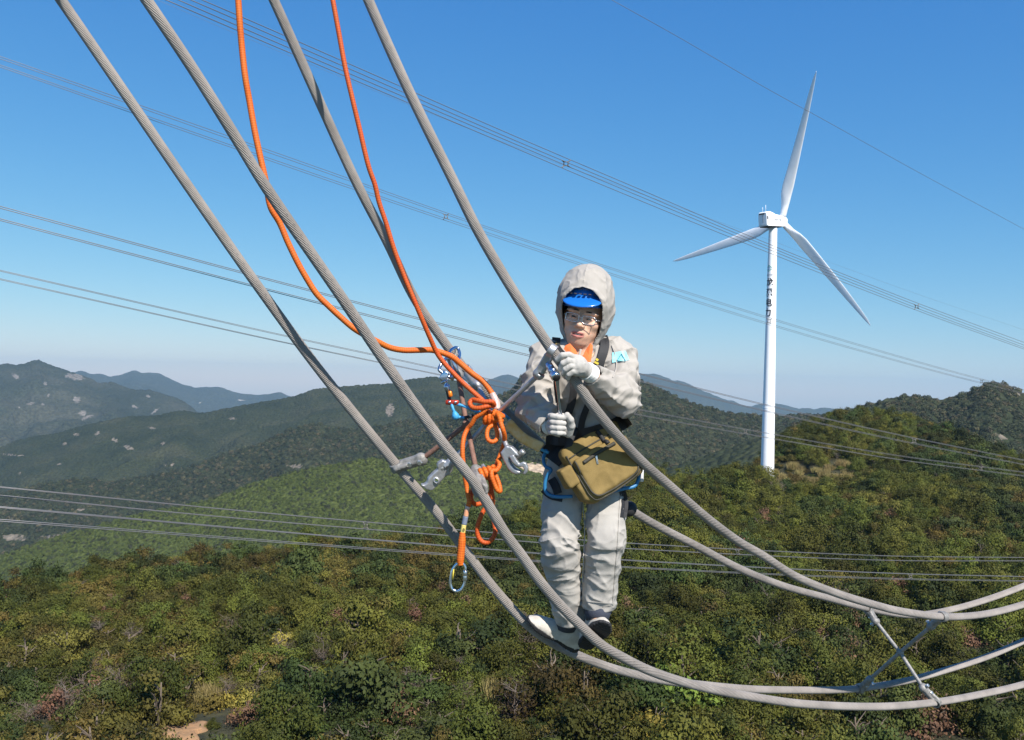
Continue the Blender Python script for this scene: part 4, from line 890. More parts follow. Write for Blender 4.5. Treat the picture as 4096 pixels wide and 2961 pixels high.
mesh('rope_knob', *lathe(P(1816, 1645, 4.01), (.35, 0, -1), [(.006, 0), (.011, .008), (.016, .018), (.0165, .028), (.013, .036), (.006, .039)], 18), m_blue, ly)
chain('tape', [(1858, 1671, 4.01), (1872, 1668, 4.01), (1886, 1664, 4.02), (1900, 1668, 4.05)], .0072, m_dark, ly)
chain('rope', [(1826, 1616, 4.02), (1850, 1623, 4.02), (1880, 1635, 4.015), (1912, 1648, 4.01), (1945, 1652, 4.005), (1975, 1650, 4.02), (2010, 1655, 4.08), (2035, 1675, 4.10), (2060, 1705, 4.11), (2100, 1745, 4.12), (2160, 1795, 4.12), (2195, 1812, 4.12)], .0066, m_blue, ly)
gd = P(2160, 1795, 4.08) - P(2026, 1697, 4.06); gm = axes(gd, (0, 0, 1))
def guard(p):
    c = (P(2160, 1795, 4.08) + P(2026, 1697, 4.06)) / 2; L = np.linalg.norm(gd) / 2
    t = ((p - _q(c)) @ _q(gm))[:, 1] / L; r = s_box(p + _q(gm[:, 2]) * (.006 * np.cos(t * 3.0))[:, None], c, gm, (.014, L, .023), .008)
    return r - .0025 * np.abs(t) ** 3
solid('rope_guard', guard, np.minimum(P(2160, 1795, 4.08), P(2026, 1697, 4.06)) - .05, np.maximum(P(2160, 1795, 4.08), P(2026, 1697, 4.06)) + .05, .003, m_leather, ly)
# ================================================================ wind turbine
m_white = mat('white turbine paint', (.90, .90, .90), .35, var=.03, var_scale=.3)
m_gap = mat('dark opening', (.05, .045, .045), .8)
HUB = np.array([80.854, 277.061, 52.184]); AX = nrm(np.array([math.sin(.8902) * math.cos(.1), math.cos(.8902) * math.cos(.1), math.sin(.1)]))
SIDE = nrm(np.cross(AX, (0, 0, 1))); UPX = np.cross(SIDE, AX)
tb = HUB - AX * 4.3; tower_top = np.array([tb[0], tb[1], HUB[2] - 1.9]); base_z = -29.5
wt = empty('wind_turbine', (tb[0], tb[1], base_z), 'white three-bladed wind turbine with black lettering on its tower', 'wind turbine')
Ht = tower_top[2] - base_z; prof = []
for h in np.linspace(0, Ht, 40): prof.append((np.interp(h / Ht, [0, 1], [2.05, 1.22]), h))
TW = mesh('tower', *lathe((tb[0], tb[1], base_z), (0, 0, 1), prof, 48), m_white, wt)
for h in (.31, .64):
    r = np.interp(h, [0, 1], [2.05, 1.22]); mesh('flange', *lathe((tb[0], tb[1], base_z + Ht * h), (0, 0, 1), [(r, -.1), (r + .025, -.06), (r + .025, .06), (r, .1)], 48), m_white, TW)
def loc(a, s, u): return HUB + AX * a + SIDE * s + UPX * u
# nacelle: rings along the axis (a, half width, bottom, top)
secs = [(-9.6, 1.45, -1.55, 2.1), (-9.3, 1.62, -1.75, 2.35), (-7.8, 1.70, -1.85, 2.55), (-6.4, 1.72, -1.9, 2.25), (-5.0, 1.72, -1.95, 1.75), (-3.4, 1.72, -1.95, 1.6), (-2.2, 1.65, -1.8, 1.45), (-1.5, 1.40, -1.5, 1.15)]
rings = []
for a, w, lo_, hi_ in secs:
    cy, hh = (lo_ + hi_) / 2, (hi_ - lo_) / 2; ring_ = []
    for t in np.linspace(0, 2 * np.pi, 36, endpoint=False):
        c_, s_ = math.cos(t), math.sin(t); e = .32
        ring_.append(loc(a, w * math.copysign(abs(c_) ** e, c_), cy + hh * math.copysign(abs(s_) ** e, s_)))
    rings.append(ring_)
V = np.array(rings).reshape(-1, 3); k = 36; f = []
for i in range(len(secs) - 1):
    for j in range(k): f.append((i * k + j, i * k + (j + 1) % k, (i + 1) * k + (j + 1) % k, (i + 1) * k + j))
f += [tuple(range(k))[::-1], tuple(range((len(secs) - 1) * k, len(secs) * k))]
NC = mesh('nacelle', V, f, m_white, wt, smooth=False)
mesh('air_vent', *box(loc(-9.55, -.15, 1.75), SIDE, AX, UPX, .95, .18, .16), m_gap, NC, smooth=False)
mesh('side_hatch', *box(loc(-9.25, 1.58, .55), SIDE, AX, UPX, .12, .22, .42), m_gap, NC, smooth=False)
mesh('bottom_tray', *box(loc(-5.6, 0, -1.98), SIDE, AX, UPX, 1.5, 3.4, .16, .05), m_gap, NC, smooth=False)
mesh('lower_skirt', *box(loc(-5.3, 0, -1.72), SIDE, AX, UPX, 1.76, 4.15, .16, .06), m_white, NC, smooth=False)
mesh('seam', *box(loc(-9.62, .15, .3), SIDE, AX, UPX, .03, .06, 1.2), m_gap, NC, smooth=False)
for s in (-.55, .55):
    mesh('mast', *tube(np.array([loc(-8.6, s, 2.4), loc(-8.6, s, 3.2), loc(-8.6, s, 4.1 + .5 * s)]), .055, 8), m_white, NC)
HB = mesh('hub', *lathe(HUB - AX * 1.55, AX, [(1.35, 0), (1.55, .3), (1.62, 1.2), (1.55, 2.1), (1.25, 2.9), (.7, 3.5), (.15, 3.75)], 36), m_white, wt)
# blades
def blade(phi):
    er = math.cos(phi) * UPX + math.sin(phi) * SIDE; et = np.cross(AX, er)
    if True: et = -math.sin(phi) * UPX + math.cos(phi) * SIDE
    st = [(1.0, 1.9, 1.0, 0), (2.6, 1.9, 1.0, 0), (5.0, 2.35, .62, .32), (8.0, 3.25, .34, .30), (10.5, 3.55, .25, .24), (16, 3.15, .20, .17), (23, 2.65, .17, .11), (30, 2.1, .15, .07), (37, 1.45, .13, .04), (41.5, .85, .13, .02), (43.2, .26, .14, .0), (43.5, .06, .14, 0)]
    rr = np.array([q[0] for q in st]); fine = np.unique(np.concatenate([np.linspace(1, 43.5, 40), rr])); n = 24; V = []
    for r in fine:
        ch, tk, tw = (np.interp(r, rr, [q[i] for q in st]) for i in (1, 2, 3)); tw = tw - .02
        cen = HUB + er * r - AX * (.0006 * r * r) ; off = np.interp(r, [2.6, 8, 43.5], [0, .18, .22])
        for t in np.linspace(0, 2 * np.pi, n, endpoint=False):
            x = .5 * math.cos(t); y = .5 * tk * math.sin(t) * (1 if tk > .9 else (.55 + .45 * (x + .5)) ** .8)
            X, Y = ch * (x - off), ch * y
            V.append(cen + et * (X * math.cos(tw) - Y * math.sin(tw)) + AX * (X * math.sin(tw) + Y * math.cos(tw)))
    m_ = len(fine); f = [(i * n + j, i * n + (j + 1) % n, (i + 1) * n + (j + 1) % n, (i + 1) * n + j) for i in range(m_ - 1) for j in range(n)] + [tuple(range(n))[::-1], tuple(range((m_ - 1) * n, m_ * n))]
    return V, f
for kk in range(3): mesh('blade', *blade(.33266 - kk * 2 * math.pi / 3), m_white, wt)
# lettering on the tower and the nacelle
m_letter = mat('black lettering', (.03, .03, .035), .5); m_grey_l = mat('grey lettering', (.32, .32, .34), .5); m_green_l = mat('green emblem', (.10, .42, .28), .5); m_blue_l = mat('blue emblem', (.15, .35, .55), .5)
def text_mesh(s, size):
    cu = bpy.data.curves.new('text', 'FONT'); cu.body = s; cu.size = size; cu.align_x = 'CENTER'; cu.align_y = 'CENTER'; cu.offset = .03 * size
    o = bpy.data.objects.new('text', cu); COL.objects.link(o); dg = bpy.context.evaluated_depsgraph_get(); me = o.evaluated_get(dg).to_mesh()
    V = np.array([v.co[:] for v in me.vertices]).reshape(-1, 3); f = [tuple(q.vertices) for q in me.polygons]
    o.evaluated_get(dg).to_mesh_clear(); bpy.data.objects.remove(o); bpy.data.curves.remove(cu); return V, f
def tower_hit(px, py):
    """height on the tower of photo pixel (px, py) and the bearing round the tower there"""
    p = P(px, py, tb[1] - 1.4); return p
def on_tower(name, V2, px, py, m):
    p = tower_hit(px, py); z = p[2]; h = (z - base_z) / Ht; r = np.interp(h, [0, 1], [2.05, 1.22]) + .02
    toward = math.atan2(-tb[1], -tb[0]); pc = to_px(np.array([tb[0], tb[1], z]))[0]; s0 = (px - pc) / FPX * tb[1] / r; a0 = toward + math.asin(max(-.95, min(.95, s0)))
    import bmesh
    bm = bmesh.new(); bv = [bm.verts.new(v) for v in V2[0]]
    for q in V2[1]:
        try: bm.faces.new([bv[i] for i in q])
        except ValueError: pass
    for x in np.arange(-1.6, 1.61, .16): bmesh.ops.bisect_plane(bm, geom=bm.verts[:] + bm.edges[:] + bm.faces[:], plane_co=(x, 0, 0), plane_no=(1, 0, 0))
    bm.verts.index_update(); V = np.array([v.co[:] for v in bm.verts]); f = [tuple(v.index for v in q.verts) for q in bm.faces]; bm.free(); rz = np.interp((z + V[:, 1] - base_z) / Ht, [0, 1], [2.05, 1.22]) + .02
    a = a0 + V[:, 0] / r
    W = np.stack([tb[0] + rz * np.cos(a), tb[1] + rz * np.sin(a), z + V[:, 1]], 1); return mesh(name, W, f, m, TW, smooth=False)
for ch, y in zip('龙源电力', (1131, 1172, 1212, 1252)): on_tower('lettering', text_mesh(ch, 2.6), 3076 - (y - 1131) * .05, y, m_letter)
on_tower('lettering', text_mesh('国家能源', .62), 3076, 1101, m_grey_l)
def diamond(R, r, gap):
    V, f = [], []
    for s in (0, 2):
        a = [(R * math.cos(t), R * math.sin(t)) for t in (s * math.pi / 2 + gap, (s + 1) * math.pi / 2, (s + 2) * math.pi / 2 - gap)]; b_ = [(r * math.cos(t), r * math.sin(t)) for t in (s * math.pi / 2 + gap, (s + 1) * math.pi / 2, (s + 2) * math.pi / 2 - gap)]
        n = len(V); V += [(x, y, 0) for x, y in a + b_]; f += [(n, n + 1, n + 4, n + 3), (n + 1, n + 2, n + 5, n + 4)]
    return np.array(V), f
on_tower('emblem', diamond(1.05, .78, .18), 3076, 1073, m_green_l); on_tower('emblem', diamond(.55, .30, .2), 3076, 1073, m_blue_l)
V2, f2 = text_mesh('Gamesa', 1.25)
W = np.array([loc(-4.6 + v[0], 1.745, .1 + v[1] * .9) for v in V2]); mesh('lettering', W, f2, m_grey_l, NC, smooth=False)

# ================================================================ power lines beyond the worker
m_wire = mat('overhead wire', (.17, .165, .17), .5, .3); m_wire_d = mat('bundle spacer metal', (.20, .18, .16), .6, .3)
BUN = [  # name, wires [(pixels)], depths (px -> m), spacers at px, description
 ('highest four-wire bundle, the one crossing the turbine blades', [[(808, 0), (1024, 93), (2048, 540), (2518, 740), (3072, 975), (3668, 1212), (4096, 1370)], [(763, 0), (1024, 113), (2048, 557), (2484, 740), (3072, 986), (3668, 1222), (4096, 1381)], [(713, 0), (1024, 135), (2048, 571), (2450, 740), (3072, 997), (3668, 1233), (4096, 1390)], [(664, 0), (1024, 154), (2048, 587), (2409, 740), (3072, 1010), (3668, 1242), (4096, 1397)]],
  ([600, 1024, 2048, 3072, 4096], [33, 37, 48, 62, 80]), [2265, 3668]),
 ('second bundle from the top, just above the hood', [[(0, 226), (1024, 583), (2048, 941), (3050, 1262), (3785, 1478), (4096, 1559)], [(0, 235), (1024, 593), (2048, 948), (3050, 1268), (3780, 1481), (4096, 1563)], [(0, 260), (1024, 615), (2048, 963), (3050, 1286), (3722, 1478), (4096, 1573)], [(0, 268), (1024, 624), (2048, 971), (3050, 1292), (3718, 1481), (4096, 1577)]],
  ([0, 2048, 4096], [48, 72, 115]), [1780, 3076, 3928]),
 ('third bundle from the top, meeting the shoulder of the worker', [[(0, 825), (1024, 1102), (2048, 1367), (2560, 1494), (3034, 1611), (3584, 1736), (4096, 1840)], [(0, 833), (1024, 1108), (2048, 1373), (2560, 1498), (3034, 1615), (3584, 1739), (4096, 1843)], [(0, 875), (1024, 1144), (2048, 1403), (2560, 1523), (3034, 1636), (3584, 1758), (4096, 1857)], [(0, 882), (1024, 1150), (2048, 1409), (2560, 1527), (3034, 1640), (3584, 1762), (4096, 1860)]],
  ([0, 2048, 3584, 4096], [33, 46, 71, 88]), [3657]),
 ('fourth bundle from the top, crossing behind the knots', [[(0, 1081), (1024, 1316), (1558, 1431), (2057, 1537), (2560, 1638), (3030, 1725), (3584, 1820), (4096, 1888)], [(0, 1085), (1024, 1320), (1558, 1435), (2057, 1540), (2560, 1641), (3030, 1728), (3584, 1823), (4096, 1891)], [(0, 1115), (1024, 1344), (1578, 1461), (2065, 1559), (2560, 1659), (3030, 1743), (3584, 1836), (4096, 1903)], [(0, 1119), (1024, 1347), (1578, 1464), (2065, 1562), (2560, 1662), (3030, 1746), (3584, 1838), (4096, 1906)]],
  ([0, 2048, 3030, 4096], [46, 66, 88, 108]), [2980, 3924]),
 ('upper of the two bundles in front of the near forest', [[(0, 1947), (1024, 2048), (2017, 2134), (2500, 2171), (3524, 2222), (4096, 2230)], [(0, 1950), (1024, 2050), (2017, 2136), (2500, 2173), (3524, 2224), (4096, 2231)], [(0, 1981), (1024, 2079), (2017, 2159), (2500, 2193), (3524, 2240), (4096, 2243)], [(0, 1984), (1024, 2081), (2017, 2161), (2500, 2195), (3524, 2242), (4096, 2245)]],
  ([0, 1024, 2048, 2500, 4096], [46, 56, 70, 76, 105]), [1462, 2951, 3910]),
 ('lowest bundle in front of the near forest', [[(0, 2027), (1024, 2118), (2048, 2204), (2500, 2239), (3524, 2291), (4096, 2306)], [(0, 2031), (1024, 2121), (2048, 2207), (2500, 2242), (3524, 2293), (4096, 2308)], [(0, 2078), (1024, 2158), (2048, 2235), (2500, 2267), (3524, 2312), (4096, 2323)], [(0, 2085), (1024, 2164), (2048, 2240), (2500, 2271), (3524, 2316), (4096, 2326)]],
  ([0, 1024, 2048, 2500, 4096], [31, 39, 50, 56, 86]), [3641]),
]
SHORT = dict(zip([b_[0] for b_ in BUN], ['the highest bundle', 'the second bundle', 'the third bundle', 'the fourth bundle', 'the upper forest bundle', 'the lowest bundle']))
ORD = ['top wire', 'second wire', 'third wire', 'bottom wire']
def wire_path(pts, dp, off):
    pts = np.array(pts, float); i, d = np.argsort(pts[:, 0]), None; pts = pts[i]
    s0 = (pts[1] - pts[0]) / (pts[1, 0] - pts[0, 0]); s1 = (pts[-1] - pts[-2]) / (pts[-1, 0] - pts[-2, 0])
    pts = np.vstack([pts[0] - s0 * 700, pts, pts[-1] + s1 * 700])
    inv = np.interp(pts[:, 0], dp[0], 1 / np.array(dp[1])); lo_ = pts[:, 0] < dp[0][0]; hi_ = pts[:, 0] > dp[0][-1]
    return spline([P(x, y, 1 / iv + off) for (x, y), iv in zip(pts, inv)], 700)
for desc, wires, dp, sps in BUN:
    paths = []
    for k, w in enumerate(wires):
        c = wire_path(w, dp, (0, .45, 0, .45)[k] if desc[0] != 'h' else (.2, 0, .4, .2)[k]); paths.append(c)
        tag(mesh('power_line', *tube(c, .0175, 6), m_wire), ORD[k] + ' of the ' + desc, 'wire', desc)
    for x in sps:
        q = []
        D_ = 1 / np.interp(x, dp[0], 1 / np.array(dp[1])); dx_ = .21 * FPX / D_
        for k, c in enumerate(paths): i = int(np.argmin(np.abs(to_px(c)[0] - (x + dx_ * (1 if k in (0, 2) else -1))))); q.append(c[i])
        q = np.array(q); cen = q.mean(0); o = empty('bundle_spacer', cen, 'small metal spacer %s on %s' % ({2265: 'in mid sky above the hood', 1780: 'between the middle cables', 3076: 'in front of the turbine tower', 2980: 'left of the turbine tower', 1462: 'left of the knots', 2951: 'below the turbine', 3668: 'right of the turbine', 3657: 'in front of the turbine hill', 3641: 'above the crossed spacer'}.get(x, 'near the right edge'), SHORT[desc]), 'spacer', 'spacers of the far power lines')
        inner = [cen + .5 * (p_ - cen) for p_ in q]; cyc = (0, 1, 3, 2)
        for p_, i_ in zip(q, inner): mesh('arm', *tube(np.array([p_, (p_ + i_) / 2, i_]), .03, 6), m_wire_d, o)
        fr = [tube(np.array([inner[cyc[j]], (inner[cyc[j]] + inner[cyc[(j + 1) % 4]]) / 2, inner[cyc[(j + 1) % 4]]]), .028, 6) for j in range(4)]
        mesh('frame', *join_parts(fr), m_wire_d, o)
c = wire_path([(2447, 0), (2716, 150), (3072, 357), (3278, 470), (3684, 695), (4096, 917)], ([2447, 4096], [45, 70]), 0)
tag(mesh('power_line', *tube(c, .0115, 6), m_wire), 'single thin wire across the upper right sky above the blade tip', 'wire')
c = wire_path([(630, 0), (975, 148), (2080, 595), (3117, 975), (3659, 1173), (4096, 1320)], ([630, 4096], [95, 190]), 0)
tag(mesh('power_line', *tube(c, .012, 6), m_wire), 'faint thin wire running close beside the highest bundle', 'wire')
# ================================================================ the worker
from mathutils.bvhtree import BVHTree
def cloth_mat(name, c, c2):
    """woven cloth with crumpled creases"""
    m = mat(name, c, .85, color2=c2, var_scale=7, spec=.25); n = m.node_tree.nodes; l = m.node_tree.links; b = n['Principled BSDF']
    tc = n.new('ShaderNodeTexCoord'); h = []
    for sc, nt_, w in ((16, 'RIDGED_MULTIFRACTAL', .5), (420, 'FBM', .06)):
        t = n.new('ShaderNodeTexNoise'); t.noise_type = nt_; t.inputs['Scale'].default_value = sc; t.inputs['Detail'].default_value = 3 if sc < 100 else 1; t.inputs['Distortion'].default_value = .6 if sc < 100 else 0
        l.new(tc.outputs['Object'], t.inputs['Vector']); mu = n.new('ShaderNodeMath'); mu.operation = 'MULTIPLY'; mu.inputs[1].default_value = w; l.new(t.outputs[0], mu.inputs[0]); h.append(mu)
    ad = n.new('ShaderNodeMath'); ad.operation = 'ADD'; l.new(h[0].outputs[0], ad.inputs[0]); l.new(h[1].outputs[0], ad.inputs[1])
    bn = n.new('ShaderNodeBump'); bn.inputs['Strength'].default_value = .7; bn.inputs['Distance'].default_value = .014; l.new(ad.outputs[0], bn.inputs['Height']); l.new(bn.outputs[0], b.inputs['Normal'])
    return m
m_cloth = cloth_mat('cream conductive cloth', (.40, .365, .325), (.35, .32, .285))
m_cloth2 = cloth_mat('pale trouser cloth', (.40, .375, .34), (.35, .325, .295))
m_glove = mat('white knit glove', (.48, .455, .42), .9, color2=(.40, .375, .345), var_scale=25, bump=.5, bump_scale=420, spec=.2)
m_cuff = mat('white elastic cuff', (.78, .77, .75), .9, bump=.4, bump_scale=300, spec=.2)
m_shoe = mat('off-white canvas', (.56, .52, .46), .85, color2=(.42, .38, .33), var_scale=18, bump=.3, bump_scale=220, spec=.2)
m_sole = mat('black rubber sole', (.018, .018, .020), .75, bump=.4, bump_scale=120)
m_sock = mat('dark blue grey cloth', (.045, .052, .075), .9, bump=.3, bump_scale=200)
m_strap = mat('black webbing', (.016, .016, .018), .7, bump=.4, bump_scale=400)
m_khaki = mat('khaki canvas', (.245, .168, .058), .8, color2=(.20, .137, .047), var_scale=12, bump=.4, bump_scale=350, spec=.25)
m_trim = mat('dark bag trim', (.045, .040, .028), .75)
m_helmet = mat('blue helmet plastic', (.012, .14, .50), .22, coat=.5)
m_orange = mat('orange shirt cloth', (.80, .16, .035), .8, var=.1, var_scale=30, bump=.3, bump_scale=200)
m_hair = mat('black hair', (.012, .010, .010), .55)
m_teeth = mat('teeth', (.72, .68, .60), .35); m_eye = mat('dark eye', (.02, .014, .012), .2)
m_silver = mat('silver spectacle frame', (.68, .68, .70), .22, .9)
m_patch = mat('cyan patch', (.33, .76, .82), .55, var=.06, var_scale=40)
def skin_material():
    m = mat('skin', (.70, .42, .29), .5, var=.10, var_scale=22, bump=.12, bump_scale=160, spec=.35); n = m.node_tree.nodes; l = m.node_tree.links; b = n['Principled BSDF']
    at = n.new('ShaderNodeAttribute'); at.attribute_name = 'lip'; mx = n.new('ShaderNodeMix'); mx.data_type = 'RGBA'
    src = b.inputs['Base Color'].links[0].from_socket; l.new(src, mx.inputs[6]); mx.inputs[7].default_value = (.46, .17, .145, 1); l.new(at.outputs['Fac'], mx.inputs[0]); l.new(mx.outputs[2], b.inputs['Base Color'])
    b.inputs['Subsurface Weight'].default_value = .12; b.inputs['Subsurface Radius'].default_value = (.012, .005, .003); b.inputs['Subsurface Scale'].default_value = .6
    return m
m_skin = skin_material()
glass = bpy.data.materials.new('lens'); glass.use_nodes = True; gb = glass.node_tree.nodes['Principled BSDF']; gb.inputs['Base Color'].default_value = (.9, .95, .95, 1); gb.inputs['Alpha'].default_value = .025; gb.inputs['Roughness'].default_value = .05; gb.inputs['Specular IOR Level'].default_value = .25

J = {k: P(*v) for k, v in dict(neck=(2328, 1392, 4.09), chest=(2325, 1515, 4.13), waist=(2345, 1700, 4.17), pelvis=(2342, 1850, 4.22),
     shR=(2188, 1440, 4.09), elR=(2140, 1632, 4.02), wrR=(2196, 1702, 3.92), shL=(2466, 1428, 4.10), elL=(2486, 1590, 3.99), wrL=(2372, 1502, 3.85),
     hipR=(2258, 1910, 4.22), knR=(2236, 2170, 4.10), anR=(2278, 2470, 4.24), hipL=(2424, 1905, 4.22), knL=(2420, 2150, 4.09), anL=(2392, 2440, 4.17)).items()}
# head frame: columns = his right (picture left), forward, up
HM = axes((-.22, -.97, -.10), nrm((.20, -.05, 1.0))); EYE = P(2326, 1270, 3.980); HO = EYE - HM @ np.array([0, .088, .012])
KM = axes((-.20, -.96, -.14), nrm((.075, 0, 1.0)))       # helmet and hood sit straighter than the face
def hl(x, y, z): return HO + HM @ np.array([x * 1.09, y * 1.03, z * 1.03])
def kl(x, y, z): return HO + KM @ np.array([x, y, z])
def head_sdf(p):
    q = ((p - _q(HO)) @ _q(HM)) / np.float32([1.09, 1.03, 1.03]); ax_ = np.abs(q[:, 0:1]); s = np.concatenate([ax_, q[:, 1:]], 1)      # symmetric
    r = s_ell(q, (0, -.012, .045), (.078, .096, .088))
    r = smin(r, s_ell(q, (0, .026, -.042), (.070, .066, .070)), .03)
    r = smin(r, s_ell(q, (0, .060, -.096), (.036, .026, .022)), .03)
    r = smin(r, s_ell(s, (.046, .058, -.012), (.024, .026, .022)), .02)
    r = smin(r, s_ell(s, (.034, .070, .034), (.034, .020, .010)), .016)          # brow ridge
    r = smax(r, -s_ell(s, (.033, .104, .010), (.019, .017, .010)), .012)         # eye socket
    r = smin(r, s_ell(s, (.033, .079, .010), (.015, .010, .009)), .006)          # lids
    r = smin(r, s_cone(q, (0, .086, .020), (0, .106, -.020), .0085, .0125), .010)   # nose
    r = smin(r, s_ell(s, (.0135, .095, -.025), (.0095, .011, .008)), .006)
    r = smax(r, -s_sphere(s, (.0075, .106, -.034), .0042), .003)
    r = smin(r, s_ell(q, (0, .076, -.060), (.036, .018, .026)), .020)            # muzzle
    r = smin(r, s_chain(s, [(0, .0960, -.0545), (.014, .0935, -.0530), (.032, .079, -.0470)], [.0050, .0046, .0024]), .004)
    r = smin(r, s_chain(s, [(0, .0950, -.0715), (.014, .0925, -.0690), (.032, .079, -.0500)], [.0060, .0054, .0024]), .004)
    r = smax(r, -s_ell(q, (0, .0975, -.0618), (.0240, .014, .0030)), .003)        # parted lips
    r = smin(r, s_ell(s, (.079, -.006, -.002), (.010, .020, .032)), .008)         # ears
    return r
def body_sdf(p):
    r = head_sdf(p)
    r = smin(r, s_cone(p, hl(0, -.01, -.06), J['neck'] + [0, 0, -.06], .056, .062), .03)
    r = smin(r, s_ell(p, J['chest'] + [0, .01, 0], (.15, .10, .17)), .05)
    r = smin(r, s_cone(p, J['shR'], J['shL'], .055, .055), .05)
    r = smin(r, s_ell(p, J['waist'], (.135, .095, .17)), .06); r = smin(r, s_ell(p, J['pelvis'], (.145, .105, .12)), .05)
    for s in 'RL':
        r = smin(r, s_chain(p, [J['sh' + s], J['el' + s], J['wr' + s]], [.048, .042, .028]), .03)
        r = smin(r, s_chain(p, [J['hip' + s], J['kn' + s], J['an' + s]], [.080, .058, .042]), .03)
    r = smin(r, s_cone(p, J['wrR'], P(2232, 1695, 3.90), .028, .026), .02); r = smin(r, s_cone(p, J['wrL'], P(2305, 1458, 3.79), .028, .022), .02)
    r = smin(r, s_cone(p, J['anR'], P(2225, 2550, 4.29), .034, .020), .02); r = smin(r, s_cone(p, J['anL'], P(2392, 2505, 4.08), .038, .03), .02)
    return r
def bounds(keys, pad): q = np.array([J[k] if isinstance(k, str) else k for k in keys]); return q.min(0) - pad, q.max(0) + pad
lo, hi = bounds(list(J) + [hl(0, 0, .14)], .13); hlo, hhi = HO - .135, HO + .15
def graded(a, b, c, d, f, g): return np.concatenate([np.arange(a, c, g), np.arange(c, d, f), np.arange(d, b + g, g)])
axs = [graded(lo[k], hi[k], hlo[k], hhi[k], .0027, .010) for k in range(3)]
V, f = surface(body_sdf, None, None, None, axs)
person = mesh('person', V, f, m_skin, origin=P(2340, 2600, 4.25))
q = ((V - HO) @ HM) / np.array([1.09, 1.03, 1.03])
lip = np.clip(1.5 - (np.abs(q[:, 0]) / .026) ** 4 - ((q[:, 2] + .0615) / .0125) ** 4, 0, 1) * (q[:, 1] > .075)
at = person.data.attributes.new('lip', 'FLOAT', 'POINT'); at.data.foreach_set('value', lip.astype(np.float32))
tag(person, 'worker in a cream hooded suit and blue helmet standing on the cables, tightening a clamp', 'person')
# face details
mesh('teeth', *tube(spline([hl(-.020, .081, -.0610), hl(0, .0895, -.0620), hl(.020, .081, -.0610)], 10), .0036, 10), m_teeth, person)
for s in (-1, 1):
    mesh('eye', *tube(spline([hl(s * .020, .0855, .0080), hl(s * .033, .0890, .0095), hl(s * .046, .0805, .0080)], 9), np.array([.0014, .0026, .0034, .0038, .0040, .0038, .0034, .0026, .0014]), 8), m_eye, person)
    mesh('eyebrow', *tube(spline([hl(s * .014, .0900, .0385), hl(s * .032, .0890, .0390), hl(s * .054, .070, .0310)], 10), np.array([.0014, .0020, .0023, .0024, .0024, .0024, .0022, .002, .0017, .001]), 8, squash=1.3), m_hair, person)
def hair(p):
    q = (p - _q(HO)) @ _q(HM); r = s_ell(q, (0, -.016, .046), (.085, .101, .094)); r = smax(r, -s_ell(q, (0, .062, -.012), (.078, .07, .082)), .006)
    return np.maximum(r, -(q[:, 2] + .045 + .3 * q[:, 1]))
solid('hair', hair, HO - .14, HO + .16, .004, m_hair, person)
# spectacles
gl_ = empty('spectacles', hl(0, .112, .006)); gl_.parent = person; gl_.location = gl_.location - person.location
for s in (-1, 1):
    cx = s * .034; w, h = .0255, .0155; yb = .1085
    pts = [(cx - w, h * .8), (cx - w * .8, h), (cx + w * .8, h), (cx + w, h * .8), (cx + w, -h * .7), (cx + w * .75, -h), (cx - w * .75, -h), (cx - w, -h * .7)]
    P3 = [hl(x, yb - .25 * abs(x) ** 1.2 * .6, .006 + z) for x, z in pts]
    mesh('rim', *tube(spline(P3, 48, closed=True), .0017, 8, caps=False), m_silver, gl_)
    V_ = np.array(P3); mesh('lens', np.vstack([V_, V_ + HM[:, 1] * -.0012]), [tuple(range(8)), tuple(range(8, 16))[::-1]] + [(i, (i + 1) % 8, 8 + (i + 1) % 8, 8 + i) for i in range(8)], glass, gl_, smooth=False)
    mesh('temple', *tube(spline([hl(s * .0595, .098, .012), hl(s * .076, .07, .012), hl(s * .082, .0, .008)], 10), .0016, 8), m_silver, gl_)
mesh('bridge', *tube(spline([hl(-.0085, .107, .010), hl(0, .110, .013), hl(.0085, .107, .010)], 8), .0016, 8), m_silver, gl_)
# helmet
def helmet(p):
    q = (p - _q(HO)) @ _q(KM)
    r = s_ell(q, (0, -.008, .062), (.104, .122, .128)); r = np.maximum(r, -(q[:, 2] - .060 + .0 * q[:, 1]))
    al = .42; vis = s_ell(q, (0, .100, .090), (.087, .064, .0125), np.array([[1, 0, 0], [0, math.cos(al), math.sin(al)], [0, -math.sin(al), math.cos(al)]]))
    vis = np.maximum(vis, -(q[:, 1] - .02)); r = smin(r, vis, .012)
    r = np.minimum(r, np.maximum(s_ell(q, (0, -.008, .064), (.109, .127, .010)), -s_ell(q, (0, -.008, .062), (.095, .112, .12))))
    r = np.maximum(r, -s_ell(q, (0, -.008, .050), (.0945, .112, .118)))
    return r
hel = solid('helmet', helmet, HO - .17, HO + [.17, .17, .23], .0034, m_helmet, person)
for k in range(6):
    x = (k - 2.5) * .021; yy = .1195 * math.sqrt(max(0, 1 - (x / .112) ** 2)) - .004
    mesh('vent_slot', *box(kl(x, yy, .118), KM[:, 0], KM[:, 1], KM[:, 2], .006, .006, .0022, .001), m_gap, hel)
for s_, z_, sz in (('国家电网', .150, .017), ('STATE GRID', .138, .009)):
    V2, f2 = text_mesh(s_, sz); W = []
    for v in V2:
        zz = z_ + v[1]; k_ = max(0.05, 1 - ((zz - .062) / .128) ** 2 - (v[0] / .104) ** 2); W.append(kl(-v[0], -.008 + .122 * math.sqrt(k_) + .0012, zz))
    mesh('lettering', W, f2, mat('grey print', (.35, .37, .40), .5), hel, smooth=False)
